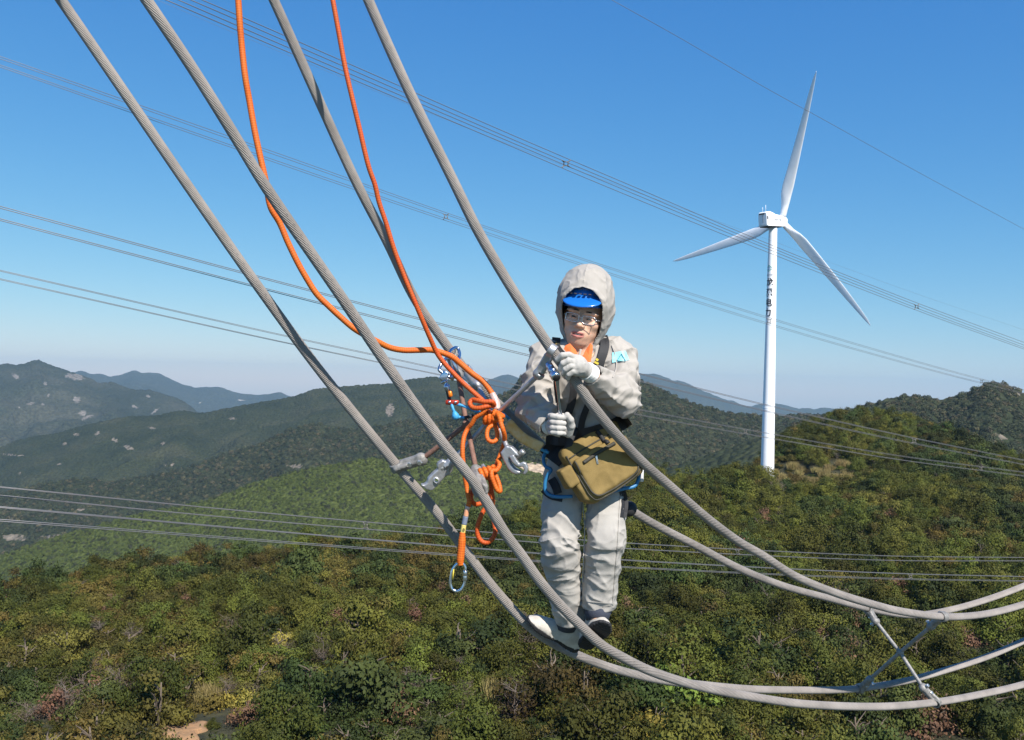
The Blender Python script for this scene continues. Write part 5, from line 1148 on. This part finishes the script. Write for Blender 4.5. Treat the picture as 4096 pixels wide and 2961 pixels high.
def crease(p, f, s):
    """narrow raised folds, 0..1"""
    p = np.asarray(p, np.float32) * np.float32(f); w = np.stack([vnoise(p * .5, s + 1), vnoise(p * .5, s + 2), vnoise(p * .5, s + 3)], 1) * .9
    return (1 - np.abs(vnoise(p + w, s))) ** 5
# hood
def hood_outer(q):
    r = s_ell(q, (0, -.022, .078), (.128, .158, .158))
    r = smin(r, s_cone(q, (0, -.03, .02), (0, -.012, -.135), .112, .078), .05)
    r = smin(r, s_ell(q, (-.006, -.03, .178), (.080, .10, .062)), .04)
    return r
def hood(p):
    q = (p - _q(HO)) @ _q(KM)
    w = .0045 * vnoise(q * np.float32([11, 11, 13]), 3) + .003 * np.abs(vnoise(q * np.float32([26, 22, 30]), 5)) - .0060 * crease(q, (9, 9, 12), 15) - .0035 * crease(q, (21, 21, 24), 17)
    o = hood_outer(q) + w; r = np.maximum(o, -(o + .009))
    a = np.interp(q[:, 2], [-.20, -.115, -.05, .02, .07, .11, .140, .152], [.030, .046, .080, .091, .090, .072, .040, -.02]).astype(np.float32)
    op = np.abs(q[:, 0]) - a; fwd = q[:, 1] + .02 + .05 * np.clip(q[:, 2] - .05, 0, 1)
    cut = np.maximum(op, -fwd)
    r = smax(r, -cut, .004)
    rim = np.maximum(np.abs(o + .0045) - .0085, np.abs(op - .010) - .011); rim = np.maximum(rim, -fwd + .01)
    r = smin(r, rim, .004)
    return np.maximum(r, -(q[:, 2] + .155))
solid('hood', hood, HO - [.19, .21, .20], HO + [.19, .20, .27], .0042, m_cloth, person)

# ---- jacket
def fold(p, f, s, w=.4):
    p = np.asarray(p, np.float32); wv = np.stack([vnoise(p * f * .6, s + 1), vnoise(p * f * .6, s + 2), vnoise(p * f * .6, s + 3)], 1) * w
    return 1 - 2 * np.abs(vnoise(p * f + wv, s))
def wrinkle(p, d, fa, fl, s, e=3):
    """roughly parallel folds running across direction d"""
    p = np.asarray(p, np.float32); d = _q(nrm(d)); t = (p @ d)[:, None]; q = (p - t * d) * fl; w = vnoise(p * fl * 1.3, s + 4)[:, None]
    return (1 - np.abs(vnoise(q + t * d * fa + w * .8, s))) ** e
def limb_t(p, a, b):
    a, b = _q(a), _q(b); d = b - a; return ((p - a) @ d) / float(d @ d)
def rings(p, a, b, c, width, freq, amp, seed):
    """cloth bunching across a limb around parameter c"""
    t = limb_t(p, a, b); n = vnoise(p * 16, seed); return -amp * np.exp(-((t - c) / width) ** 2) * np.sin(freq * t + 2.4 * n + seed)
def jacket(p):
    r = s_ell(p, J['chest'] + [0, .005, .0], (.178, .122, .19))
    r = smin(r, s_ell(p, J['waist'] + [0, 0, .02], (.165, .122, .17)), .06)
    r = smin(r, s_cone(p, J['shR'], J['shL'], .070, .070), .06)
    aR = s_chain(p, [J['shR'], J['elR'], J['wrR']], [.078, .074, .050], .008) + rings(p, J['shR'], J['elR'], .85, .30, 26, .006, 3) + rings(p, J['elR'], J['wrR'], .35, .4, 17, .005, 5)
    aL = s_chain(p, [J['shL'], J['elL'], J['wrL']], [.078, .076, .047], .008) + rings(p, J['shL'], J['elL'], .9, .35, 24, .006, 7) + rings(p, J['elL'], J['wrL'], .3, .4, 19, .006, 9)
    cr = .0135 * wrinkle(p, (.6, .3, .75), 15, 5, 11) + .0095 * wrinkle(p, (-.5, .3, .8), 24, 7, 15) + .005 * crease(p, (16, 16, 13), 21) - .006
    arms = []
    for a_, w_, e_, rr in ((aR, 'wrR', 'elR', .046), (aL, 'wrL', 'elL', .043)):
        d = nrm(J[w_] - J[e_]); t = (p - _q(J[w_])) @ _q(d); a_ = np.maximum(a_ - cr * np.clip(-t / .06, .2, 1), t - .006)
        arms.append(smax(a_, -s_cone(p, J[w_] - d * .05, J[w_] + d * .05, rr - .006, rr), .003))
    r = smin(smin(r - cr, arms[0], .03), arms[1], .03)
    r = np.maximum(r, -(p[:, 2] - J['waist'][2] + .085))
    r = smax(r, -s_ell(p, P(2326, 1400, 4.02), (.060, .085, .052)), .01)
    r = smax(r, -s_cone(p, P(2326, 1400, 3.98), P(2316, 1480, 3.96), .045, .012), .008)
    return r
lo, hi = bounds(['shR', 'elR', 'wrR', 'shL', 'elL', 'wrL', 'chest', 'waist'], .14); hi[2] += .02
jk = solid('jacket', jacket, lo, hi, .0040, m_cloth, person)
def bvh_of(*objs):
    vs, fs, n = [], [], 0
    for o in objs:
        off = Vector((0, 0, 0)); q = o
        while q is not None: off = off + q.location; q = q.parent
        vs += [v.co + off for v in o.data.vertices]; fs += [tuple(i + n for i in q.vertices) for q in o.data.polygons]; n = len(vs)
    return BVHTree.FromPolygons(vs, fs)
def shirt(p):
    r = smin(s_ell(p, J['chest'] + [0, .01, 0], (.160, .108, .175)), s_cone(p, J['neck'] + [0, .0, .0], J['neck'] + [0, 0, -.08], .064, .085), .03)
    return smax(r, -s_cone(p, J['neck'] + [0, -.03, .08], J['neck'] + [0, -.05, -.04], .054, .030), .006)
solid('orange_shirt', shirt, J['chest'] - [.2, .15, .1], J['neck'] + [.16, .13, .06], .005, m_orange, person)
def plate(name, pts, th, m, parent):
    """thin bent plate through four or more outline points (fan), given thickness"""
    V = np.array(pts); c = V.mean(0); n = nrm(np.cross(V[1] - V[0], V[2] - V[0])); n = n if n[1] < 0 else -n; k = len(V)
    A = np.vstack([V, [c + n * .006]]); B_ = A - n * th; W = np.vstack([A, B_]); f = []
    for i in range(k):
        j = (i + 1) % k; f += [(i, j, k), (k + 1 + j, k + 1 + i, 2 * k + 1), (j, i, k + 1 + i, k + 1 + j)]
    return mesh(name, W, f, m, parent, smooth=False)
plate('collar', [P(2280, 1374, 3.985), P(2262, 1382, 3.985), P(2255, 1396, 3.985), P(2278, 1426, 3.968), P(2308, 1462, 3.958), P(2319, 1440, 3.965), P(2303, 1400, 3.98)], .004, m_orange, person)
plate('collar', [P(2362, 1374, 3.985), P(2371, 1382, 3.988), P(2370, 1405, 3.982), P(2360, 1468, 3.955), P(2322, 1480, 3.952), P(2324, 1445, 3.962), P(2345, 1398, 3.985)], .004, m_orange, person)
mesh('zip_edge', *tube(spline(PP([(2323, 1398, 3.985), (2316, 1425, 3.97), (2311, 1455, 3.958)]), 10), .0055, 10, squash=.6), m_cloth, person)

# ---- trousers
HEM = {'R': P(2280, 2484, 4.24), 'L': P(2394, 2428, 4.16)}
def trousers(p):
    r = s_ell(p, J['pelvis'], (.172, .130, .13)); legs = []
    fine = .0045 * crease(p, (13, 13, 13), 51)
    for s, rad in (('R', [.098, .079, .071]), ('L', [.093, .074, .076])):
        hp, kn, an = J['hip' + s], J['kn' + s], J['an' + s]; a = s_chain(p, [hp, kn, an], rad, .006)
        k = np.exp(-((p[:, 2] - kn[2] + .02) / .13) ** 2) + .5 * np.exp(-((p[:, 2] - HEM[s][2] - .06) / .08) ** 2)
        sg = 1 if s == 'R' else -1; wr_ = .016 * wrinkle(p, (.45 * sg, .2, .85), 19, 5, 41) + .011 * wrinkle(p, (-.35 * sg, .1, .95), 31, 8, 45)
        a = a - wr_ * (.22 + .85 * np.clip(k, 0, 1)) - fine + .004
        d = nrm(an - kn + np.array([0, 0, -.2])); t = (p - _q(HEM[s])) @ _q(d); a = np.maximum(a, t)
        a = smax(a, -s_cone(p, HEM[s] - d * .12, HEM[s] + d * .06, rad[2] - .012, rad[2] - .006), .003); legs.append(a)
    return smin(r - fine, np.minimum(*legs), .03)
lo, hi = bounds(['pelvis', 'hipR', 'hipL', 'knR', 'knL', 'anR', 'anL'], .15)
tr = solid('trousers', trousers, lo, hi, .0044, m_cloth2, person)
# socks showing above the shoes
mesh('sock', *lathe(P(2394, 2405, 4.165), P(2388, 2478, 4.12) - P(2394, 2405, 4.165), [(.072, 0), (.068, .03), (.058, .06), (.05, .09)], 24), m_sock, person)
mesh('sock', *lathe(P(2280, 2420, 4.23), P(2262, 2520, 4.27) - P(2280, 2420, 4.23), [(.062, 0), (.060, .04), (.056, .08), (.05, .12)], 24), m_sock, person)

# ---- shoes
def shoe(heel, toe, up, ankle, parent, h=.004):
    heel, toe = np.asarray(heel), np.asarray(toe); d = nrm(toe - heel); L = np.linalg.norm(toe - heel); u = nrm(np.asarray(up) - d * (np.asarray(up) @ d)); s = np.cross(d, u); M = np.stack([s, d, u], 1)
    def plan(q):
        t = q[:, 1] / L; hw = np.interp(t, [-.03, .06, .3, .65, .85, 1.0, 1.05], [.018, .033, .034, .047, .044, .026, .008]).astype(np.float32); return np.abs(q[:, 0]) - hw
    def upper(p):
        q = (p - _q(heel)) @ _q(M); t = q[:, 1] / L
        top = np.interp(t, [-.03, .05, .3, .5, .7, .9, 1.03], [.06, .085, .095, .080, .060, .050, .022]).astype(np.float32)
        k = np.clip(q[:, 2] / top, 0, 1); r = smax(plan(q) + .024 * k ** 2.5, q[:, 2] - top, .03)
        an = (np.asarray(ankle) - heel) @ M; r = smin(r, s_cone(q, (0, L * .22, .05), an, .044, .040), .03)
        r = np.maximum(r, q[:, 2] - max(.11, an[2] * .75)); r = np.maximum(r, -(q[:, 2] - .012)); r = np.maximum(np.maximum(r, -(q[:, 1] + .012)), q[:, 1] - L * 1.03)
        return r - .0028 * fold(q, np.float32([30, 20, 30]), 61) - .0022 * np.abs(np.sin(t * 38 + q[:, 0] * 20)) * np.exp(-((t - .5) / .16) ** 2)
    def sole(p):
        q = (p - _q(heel)) @ _q(M); t = q[:, 1] / L; bot = np.interp(t, [0, .25, .4, .55, .8, 1.05], [-.012, -.012, -.004, -.005, -.009, .004]).astype(np.float32)
        r = smax(smax(plan(q) - .003, q[:, 2] - .016, .004), bot - q[:, 2], .004); r = np.maximum(np.maximum(r, -(q[:, 1] + .014)), q[:, 1] - L * 1.04)
        return r + .0016 * (np.sin(q[:, 1] * 420) > .3) * (q[:, 2] < bot + .006)
    pts = np.array([heel, toe, ankle]); lo, hi = pts.min(0) - .08, pts.max(0) + .08
    o = solid('shoe', upper, lo, hi, h, m_shoe, parent); solid('sole', sole, lo, hi, .0034, m_sole, o); return o
shR_ = shoe(P(2300, 2592, 4.33), P(2112, 2482, 4.24), (.50, -.32, .80), P(2278, 2478, 4.25), person)
shL_ = shoe(P(2336, 2585, 4.19), P(2420, 2500, 3.985), (.30, .42, .85), P(2396, 2440, 4.15), person)

# ---- gloves
def glove(fn, pts, cuff_a, cuff_b, r):
    lo, hi = np.array(pts).min(0) - .05, np.array(pts).max(0) + .05; o = solid('glove', fn, lo, hi, .0024, m_glove, person)
    n = 30; c = cuff_a + np.linspace(0, 1, n)[:, None] * (cuff_b - cuff_a); mesh('cuff', *tube(c, r * (1 + .05 * np.sin(np.arange(n) * 1.9)), 24), m_cuff, o); return o
fR = [PP([(2207, y, 3.895), (2201, y + 1, 3.872), (2209, y + 2, 3.846), (2232, y + 5, 3.835), (2256, y + 7, 3.842)]) for y in (1664, 1687, 1708, 1728)]
thR = PP([(2274, 1735, 3.885), (2286, 1705, 3.860), (2282, 1680, 3.846), (2268, 1660, 3.842)])
def gloveR(p):
    r = s_ell(p, P(2240, 1700, 3.885), (.046, .030, .052)); r = smin(r, s_cone(p, P(2228, 1700, 3.89), P(2200, 1702, 3.915), .036, .034), .02)
    fg = None
    for k, q in enumerate(fR):
        d = s_chain(p, q, [.0128, .0130, .0128, .0122, .0105]) if k < 3 else s_chain(p, q, [.0118, .0118, .0112, .0108, .0095]); fg = d if fg is None else smin(fg, d, .0022)
    r = smin(r, fg, .007); r = smin(r, s_chain(p, thR, [.018, .0150, .0140, .0120], .004), .008)
    return r - .0011 * fold(p, np.float32([55, 55, 55]), 71)
gR = glove(gloveR, [P(2195, 1650, 3.84), P(2290, 1745, 3.93)], P(2204, 1702, 3.912), P(2190, 1703, 3.93), .037)
fL = [PP([(2296, 1432, 3.772), (2276, 1421, 3.752), (2250, 1422, 3.748), (2229, 1440, 3.762)]), PP([(2296, 1450, 3.765), (2272, 1444, 3.745), (2252, 1455, 3.748), (2243, 1474, 3.768)]),
      PP([(2300, 1468, 3.765), (2280, 1466, 3.747), (2262, 1478, 3.750), (2255, 1496, 3.770)]), PP([(2306, 1485, 3.77), (2290, 1487, 3.754), (2275, 1499, 3.758), (2271, 1513, 3.776)])]
thL = PP([(2315, 1440, 3.80), (2290, 1432, 3.835), (2268, 1448, 3.86)])
def gloveL(p):
    r = s_ell(p, P(2306, 1462, 3.775), (.042, .026, .044)); r = smin(r, s_cone(p, P(2312, 1464, 3.785), P(2362, 1494, 3.83), .034, .034), .02)
    fg = None
    for k, q in enumerate(fL):
        d = s_chain(p, q, [.0142, .0138, .0130, .0112]) if k < 3 else s_chain(p, q, [.0125, .0120, .0112, .0098]); fg = d if fg is None else smin(fg, d, .0022)
    r = smin(r, fg, .007); r = smin(r, s_chain(p, thL, [.016, .0140, .0120], .004), .008)
    return r - .0011 * fold(p, np.float32([55, 55, 55]), 75)
gL = glove(gloveL, [P(2222, 1410, 3.74), P(2365, 1515, 3.87)], P(2344, 1484, 3.815), P(2370, 1500, 3.845), .0385)

# ---- harness straps laid on the suit, seat loops
bj = bvh_of(jk, tr)
_tv, _tf = surface(lambda p: smin(smin(s_ell(p, J['chest'] + [0, .005, .0], (.186, .130, .198)), s_ell(p, J['waist'] + [0, 0, .02], (.173, .130, .18)), .06), s_cone(p, J['shR'], J['shL'], .078, .078), .06), J['waist'] - .3, J['chest'] + .3, .012)
bt = BVHTree.FromPolygons([Vector(v) for v in _tv], [tuple(int(i) for i in q) for q in _tf])
def cast(bv, px, py):
    d = Vector(nrm(P(px, py, 1.0))); h = bv.ray_cast(Vector((0, 0, 0)), d)
    return (np.array(h[0]), np.array(h[1])) if h[0] is not None else (None, None)
def laid_strap(name, pts, width, m, bv, off=.004, th=.003, parent=person, D0=4.05):
    """webbing following a path over the cloth below it"""
    c2 = spline([(x, y, 0) for x, y in pts], step=7.)[:, :2]; T = np.gradient(c2, axis=0); T /= np.linalg.norm(T, axis=1)[:, None] + 1e-9; Nn = np.stack([-T[:, 1], T[:, 0]], 1); rows = []; Dp = None
    dep = []
    for c in c2:
        h, n_ = cast(bv, *c); dep.append(np.nan if h is None else h[1])
    dep = np.array(dep); ok = ~np.isnan(dep); dep = np.interp(np.arange(len(dep)), np.arange(len(dep))[ok], dep[ok]) if ok.any() else np.full(len(dep), D0)
    for _ in range(6): dep[1:-1] = np.minimum(dep[1:-1], .25 * dep[:-2] + .5 * dep[1:-1] + .25 * dep[2:]) * .5 + dep[1:-1] * .5
    for c, nn, D in zip(c2, Nn, dep):
        for w_ in (-.5, 0, .5):
            x, y = c + nn * width * w_; h, n_ = cast(bv, x, y); dd = min(D, h[1]) if h is not None and abs(h[1] - D) < .03 else D
            rows.append(P(x, y, dd - off))
        for w_ in (.5, 0, -.5): x, y = c + nn * width * w_; rows.append(P(x, y, D + th))
    n = len(c2); f = [(i * 6 + j, i * 6 + (j + 1) % 6, (i + 1) * 6 + (j + 1) % 6, (i + 1) * 6 + j) for i in range(n - 1) for j in range(6)] + [tuple(range(6))[::-1], tuple(range((n - 1) * 6, n * 6))]
    return mesh(name, rows, f, m, parent, smooth=False)
laid_strap('shoulder_strap', [(2412, 1345), (2420, 1372), (2414, 1410), (2402, 1445), (2396, 1480), (2392, 1530)], 36, m_strap, bt, .012)
laid_strap('shoulder_strap', [(2226, 1350), (2224, 1385), (2243, 1415), (2268, 1435), (2290, 1470)], 34, m_strap, bt, .012)
laid_strap('shoulder_pad', [(2232, 1352), (2231, 1385), (2246, 1408)], 16, m_khaki, bt, .012)
laid_strap('chest_strap', [(2292, 1520), (2294, 1560), (2288, 1610), (2272, 1660), (2262, 1720)], 30, m_strap, bt, .018)
laid_strap('chest_strap', [(2392, 1525), (2360, 1600), (2330, 1680), (2320, 1740)], 26, m_strap, bt, .018)
laid_strap('hip_pad', [(2190, 1770), (2225, 1800), (2265, 1830)], 95, m_strap, bj, .012, .02)
laid_strap('hip_buckle', [(2205, 1915), (2222, 1945), (2232, 1975)], 34, m_strap, bj, .02, .01)
laid_strap('waist_belt', [(2185, 1745), (2240, 1752), (2320, 1748), (2400, 1728), (2470, 1700), (2512, 1672)], 62, m_strap, bj, .014, .006)
m_ylab = mat('yellow woven label', (.70, .52, .05), .6)
laid_strap('label', [(2384, 1436), (2393, 1442)], 9, m_ylab, bt, .014); laid_strap('label', [(2378, 1448), (2394, 1456)], 8, m_ylab, bt, .014)
laid_strap('chest_buckle', [(2283, 1532), (2306, 1528)], 16, m_silver, bt, .016)
laid_strap('thigh_strap', [(2170, 1960), (2200, 1985), (2250, 1998)], 22, m_strap, bj, .006)
laid_strap('thigh_strap', [(2488, 1955), (2500, 2010), (2494, 2070)], 26, m_strap, bj, .006)
for nm, pts_ in (('seam', [(2484, 1975), (2478, 2060), (2474, 2150), (2462, 2300), (2452, 2420)]), ('hem_seam', [(2330, 2404), (2380, 2408), (2455, 2414)]), ('seam', [(2330, 2010), (2338, 2100), (2336, 2200), (2330, 2330)])):
    laid_strap(nm, pts_, 5, m_cloth2, bj, .0045, .002)
for pts_ in ([(2448, 1380), (2462, 1420), (2466, 1470), (2452, 1510)], [(2196, 1395), (2182, 1440), (2186, 1490)], [(2120, 1600), (2150, 1625), (2180, 1640)]):
    laid_strap('seam', pts_, 5, m_cloth, bj, .0045, .002)
mesh('knee_pad', *lathe(P(2520, 2030, 4.25), P(2500, 2062, 4.20) - P(2520, 2030, 4.25), [(.012, -.02), (.032, -.008), (.036, .012), (.03, .035), (.012, .05)], 16), m_strap, person)
chain('seat_loop', [(2186, 1800, 4.14), (2174, 1835, 4.12), (2182, 1866, 4.10), (2204, 1880, 4.09), (2192, 1900, 4.09), (2180, 1935, 4.09), (2184, 1968, 4.09), (2206, 1984, 4.08), (2245, 1988, 4.07), (2290, 1986, 4.07)], .0082, m_blue_t, person)
chain('seat_loop', [(2540, 1815, 4.12), (2556, 1845, 4.12), (2558, 1890, 4.11), (2551, 1926, 4.10), (2536, 1946, 4.09), (2500, 1954, 4.08), (2462, 1963, 4.07), (2420, 1975, 4.07)], .0085, m_blue_t, person)
mesh('hanging_tube', *lathe(P(2566, 1852, 4.14), (.01, 0, -1), [(.008, 0), (.0105, .004), (.0105, .082), (.008, .086)], 16), m_cuff, person)
# patch on the sleeve
def laid_patch(name, quad, m, bv, off, parent, nx=8, ny=6, th=.002):
    A, B_, C_, D_ = [np.array(q, float) for q in quad]; W = []
    for o_ in (off, off - th - .002):
        for j in range(ny + 1):
            for i in range(nx + 1):
                u, v = i / nx, j / ny; c = A * (1 - u) * (1 - v) + B_ * u * (1 - v) + C_ * u * v + D_ * (1 - u) * v; h, n_ = cast(bv, *c); D = h[1] if h is not None else 4.05; W.append(P(c[0], c[1], D - o_))
    k = nx + 1; n0 = k * (ny + 1); f = [(j * k + i, j * k + i + 1, (j + 1) * k + i + 1, (j + 1) * k + i) for j in range(ny) for i in range(nx)]; f += [tuple(n0 + q for q in reversed(x)) for x in f]
    return mesh(name, W, f, m, parent)
pt = laid_patch('sleeve_patch', [(2449, 1410), (2503, 1404), (2517, 1440), (2513, 1456), (2447, 1449)][:3] + [(2449, 1451)], m_patch, bj, .005, person)
tri = [(2468, 1443), (2486, 1415), (2503, 1446), (2468, 1443)]
mesh('printed_triangle', *tube(np.array([P(x, y, cast(bj, x, y)[0][1] - .0075 if cast(bj, x, y)[0] is not None else 4.0) for a, b_ in zip(tri[:-1], tri[1:]) for x, y in [(a[0] + (b_[0] - a[0]) * t, a[1] + (b_[1] - a[1]) * t) for t in np.linspace(0, 1, 8)]]), .0012, 6), mat('blue print', (.05, .25, .32), .6), pt)

# ================================================================ tool bag
b_r = math.radians(31); e1 = np.array([math.cos(b_r), 0, math.sin(b_r)]); bu = np.array([-math.sin(b_r), 0, math.cos(b_r)]); yw = math.radians(16)
be = math.cos(yw) * e1 + math.sin(yw) * np.array([0, 1.0, 0]); bn = np.cross(be, bu); BC = P(2402, 1848, 4.05); BM = np.stack([be, -bn, bu], 1) if bn[1] > 0 else np.stack([be, bn, bu], 1)
# columns: along the bag, towards the camera, up the bag
def bl(x, y, z): return BC + BM @ np.array([x, y, z])
def bag(p):
    q = (p - _q(BC)) @ _q(BM); hw = .148; z = q[:, 2]
    q2 = q.copy(); q2[:, 1] = q2[:, 1] * (1 + .55 * np.clip(z + .03, 0, .2) / .12)       # thinner towards the top
    r = s_box(q2, (0, 0, 0), np.eye(3), (hw, .062, .136), .028)
    r = r - .010 * np.exp(-(q[:, 0] / .10) ** 2 - (z / .09) ** 2)
    pk = s_box(q, (-.004, .058, -.022), np.eye(3), (.124, .016, .094), .014); r = smin(r, pk, .006)
    r = smin(r, s_box(q, (-.146, .004, -.03), np.eye(3), (.018, .046, .08), .014), .008)
    return r - .0042 * fold(q, np.float32([13, 13, 13]), 81) - .0012 * fold(q, np.float32([34, 34, 34]), 83)
bg = solid('tool_bag', bag, BC - .23, BC + .23, .0042, m_khaki)
tag(bg, 'khaki canvas tool bag slung across the hips of the worker', 'bag')
bb_ = bvh_of(bg)
def on_bag(x, z):
    o = bl(x, .25, z); d = -BM[:, 1]; h = bb_.ray_cast(Vector(o), Vector(d)); return np.array(h[0]) if h[0] is not None else bl(x, .08, z)
def bag_line(name, pts, r, m, n=40, off=.002, segs=8, squash=1.): c = spline([on_bag(*q) + BM[:, 1] * off for q in spline([(x, z, 0) for x, z in pts], n)[:, :2]], n); return mesh(name, *tube(c, r, segs, squash=squash), m, bg)
bag_line('piping', [(-.124, .068), (-.124, -.09), (-.105, -.112), (.095, -.112), (.118, -.09), (.118, .068)], .0042, m_trim, 70, .001)
bag_line('piping', [(-.137, .105), (-.139, 0), (-.137, -.10), (-.12, -.124), (.10, -.124), (.134, -.10)], .0038, m_trim, 70, .001)
zp = bag_line('zipper', [(-.095, .045), (-.02, .049), (.075, .047)], .0085, m_trim, 40, .001)
c_z = on_bag(-.02, .047); mesh('zipper_pull', *box(c_z + BM[:, 1] * .006 - np.array([.004, 0, .024]), (1, 0, .2), (0, 1, 0), (-.2, 0, 1), .0045, .0018, .022, .001), m_silver, zp)
bag_line('flap_edge', [(-.13, .088), (-.05, .092), (.06, .090), (.13, .086)], .0036, m_trim, 40, .0)
fp = solid('side_pocket', lambda p: s_box(p, bl(-.172, .016, .020), BM, (.030, .040, .046), .012) - .002 * fold(p, np.float32([25, 25, 25]), 87), bl(-.172, .016, .02) - .08, bl(-.172, .016, .02) + .08, .0036, m_khaki, bg)
sp_ = spline([bl(-.12, .03, .12), bl(-.06, .02, .17), bl(.03, -.02, .20), bl(.12, -.05, .19), bl(.165, -.06, .13)], 40)
mesh('shoulder_strap', *tube(sp_, .017, 10, squash=.22), m_strap, bg)
bag_line('strap_tab', [(.045, .128), (.048, .06)], .011, m_strap, 24, .0, 8)
bag_line('end_piece', [(.136, .11), (.139, .02), (.137, -.06)], .008, m_khaki, 24, -.002)

# ================================================================ ratchet wrench in his hand
w0, w1 = P(2193, 1457, 3.815), P(2226, 1512, 3.75); wr = empty('ratchet_wrench', w0, 'chrome ratchet wrench held upright in the lower glove, its socket on the clamp', 'wrench')
wd = nrm(w1 - w0); wl_ = np.linalg.norm(w1 - w0)
mesh('socket', *lathe(w0, wd, [(.014, 0), (.0165, .004), (.0165, .028), (.0145, .031), (.0145, .036), (.0170, .040), (.0185, wl_ - .03)], 24), m_chromeb, wr)
mesh('head', *lathe(w0 + wd * (wl_ - .031), wd, [(.0185, 0), (.0215, .006), (.0215, .026), (.018, .031)], 24), m_chrome, wr)
mesh('head_cap', *lathe(w0 + wd * (wl_ + .0005), wd, [(.0165, 0), (.0160, .003), (.012, .0045)], 24), m_sole, wr)
hd = spline([P(2226, 1508, 3.772), P(2231, 1560, 3.805), P(2240, 1640, 3.845), P(2246, 1700, 3.862), P(2250, 1748, 3.872)], 30)
mesh('handle', *tube(hd, np.interp(np.linspace(0, 1, 30), [0, .15, .3, .5, 1], [.012, .009, .0075, .0075, .010]), 14), m_chromeb, wr)
mesh('grip', *tube(hd[19:], .0105, 14), m_strap, wr)
mesh('shaft_bar', *tube(hd[:14] + np.array([-.011, .004, 0]), .0045, 10), m_sole, wr)
# ---------------------------------------------------------------- air
hz = bpy.data.materials.new('haze'); hz.use_nodes = True; hn = hz.node_tree.nodes; hn.clear()
ho = hn.new('ShaderNodeOutputMaterial'); hv = hn.new('ShaderNodeVolumePrincipled')
hv.inputs['Color'].default_value = (.57, .84, 1.0, 1); hv.inputs['Density'].default_value = HAZE; hv.inputs['Anisotropy'].default_value = .2
hz.node_tree.links.new(hv.outputs[0], ho.inputs['Volume'])
hs = 14500.; zb, zt = -501., 260.
HV = [(x, y, z) for x in (-hs, hs) for y in (-hs, hs) for z in (zb, zt)]
HF = [(0, 1, 3, 2), (4, 6, 7, 5), (0, 4, 5, 1), (2, 3, 7, 6), (0, 2, 6, 4), (1, 5, 7, 3)]
tag(mesh('haze', HV, HF, hz, smooth=False, origin=(0, 0, 0)), 'thin blue haze in the air between the hills', 'haze', kind='stuff')
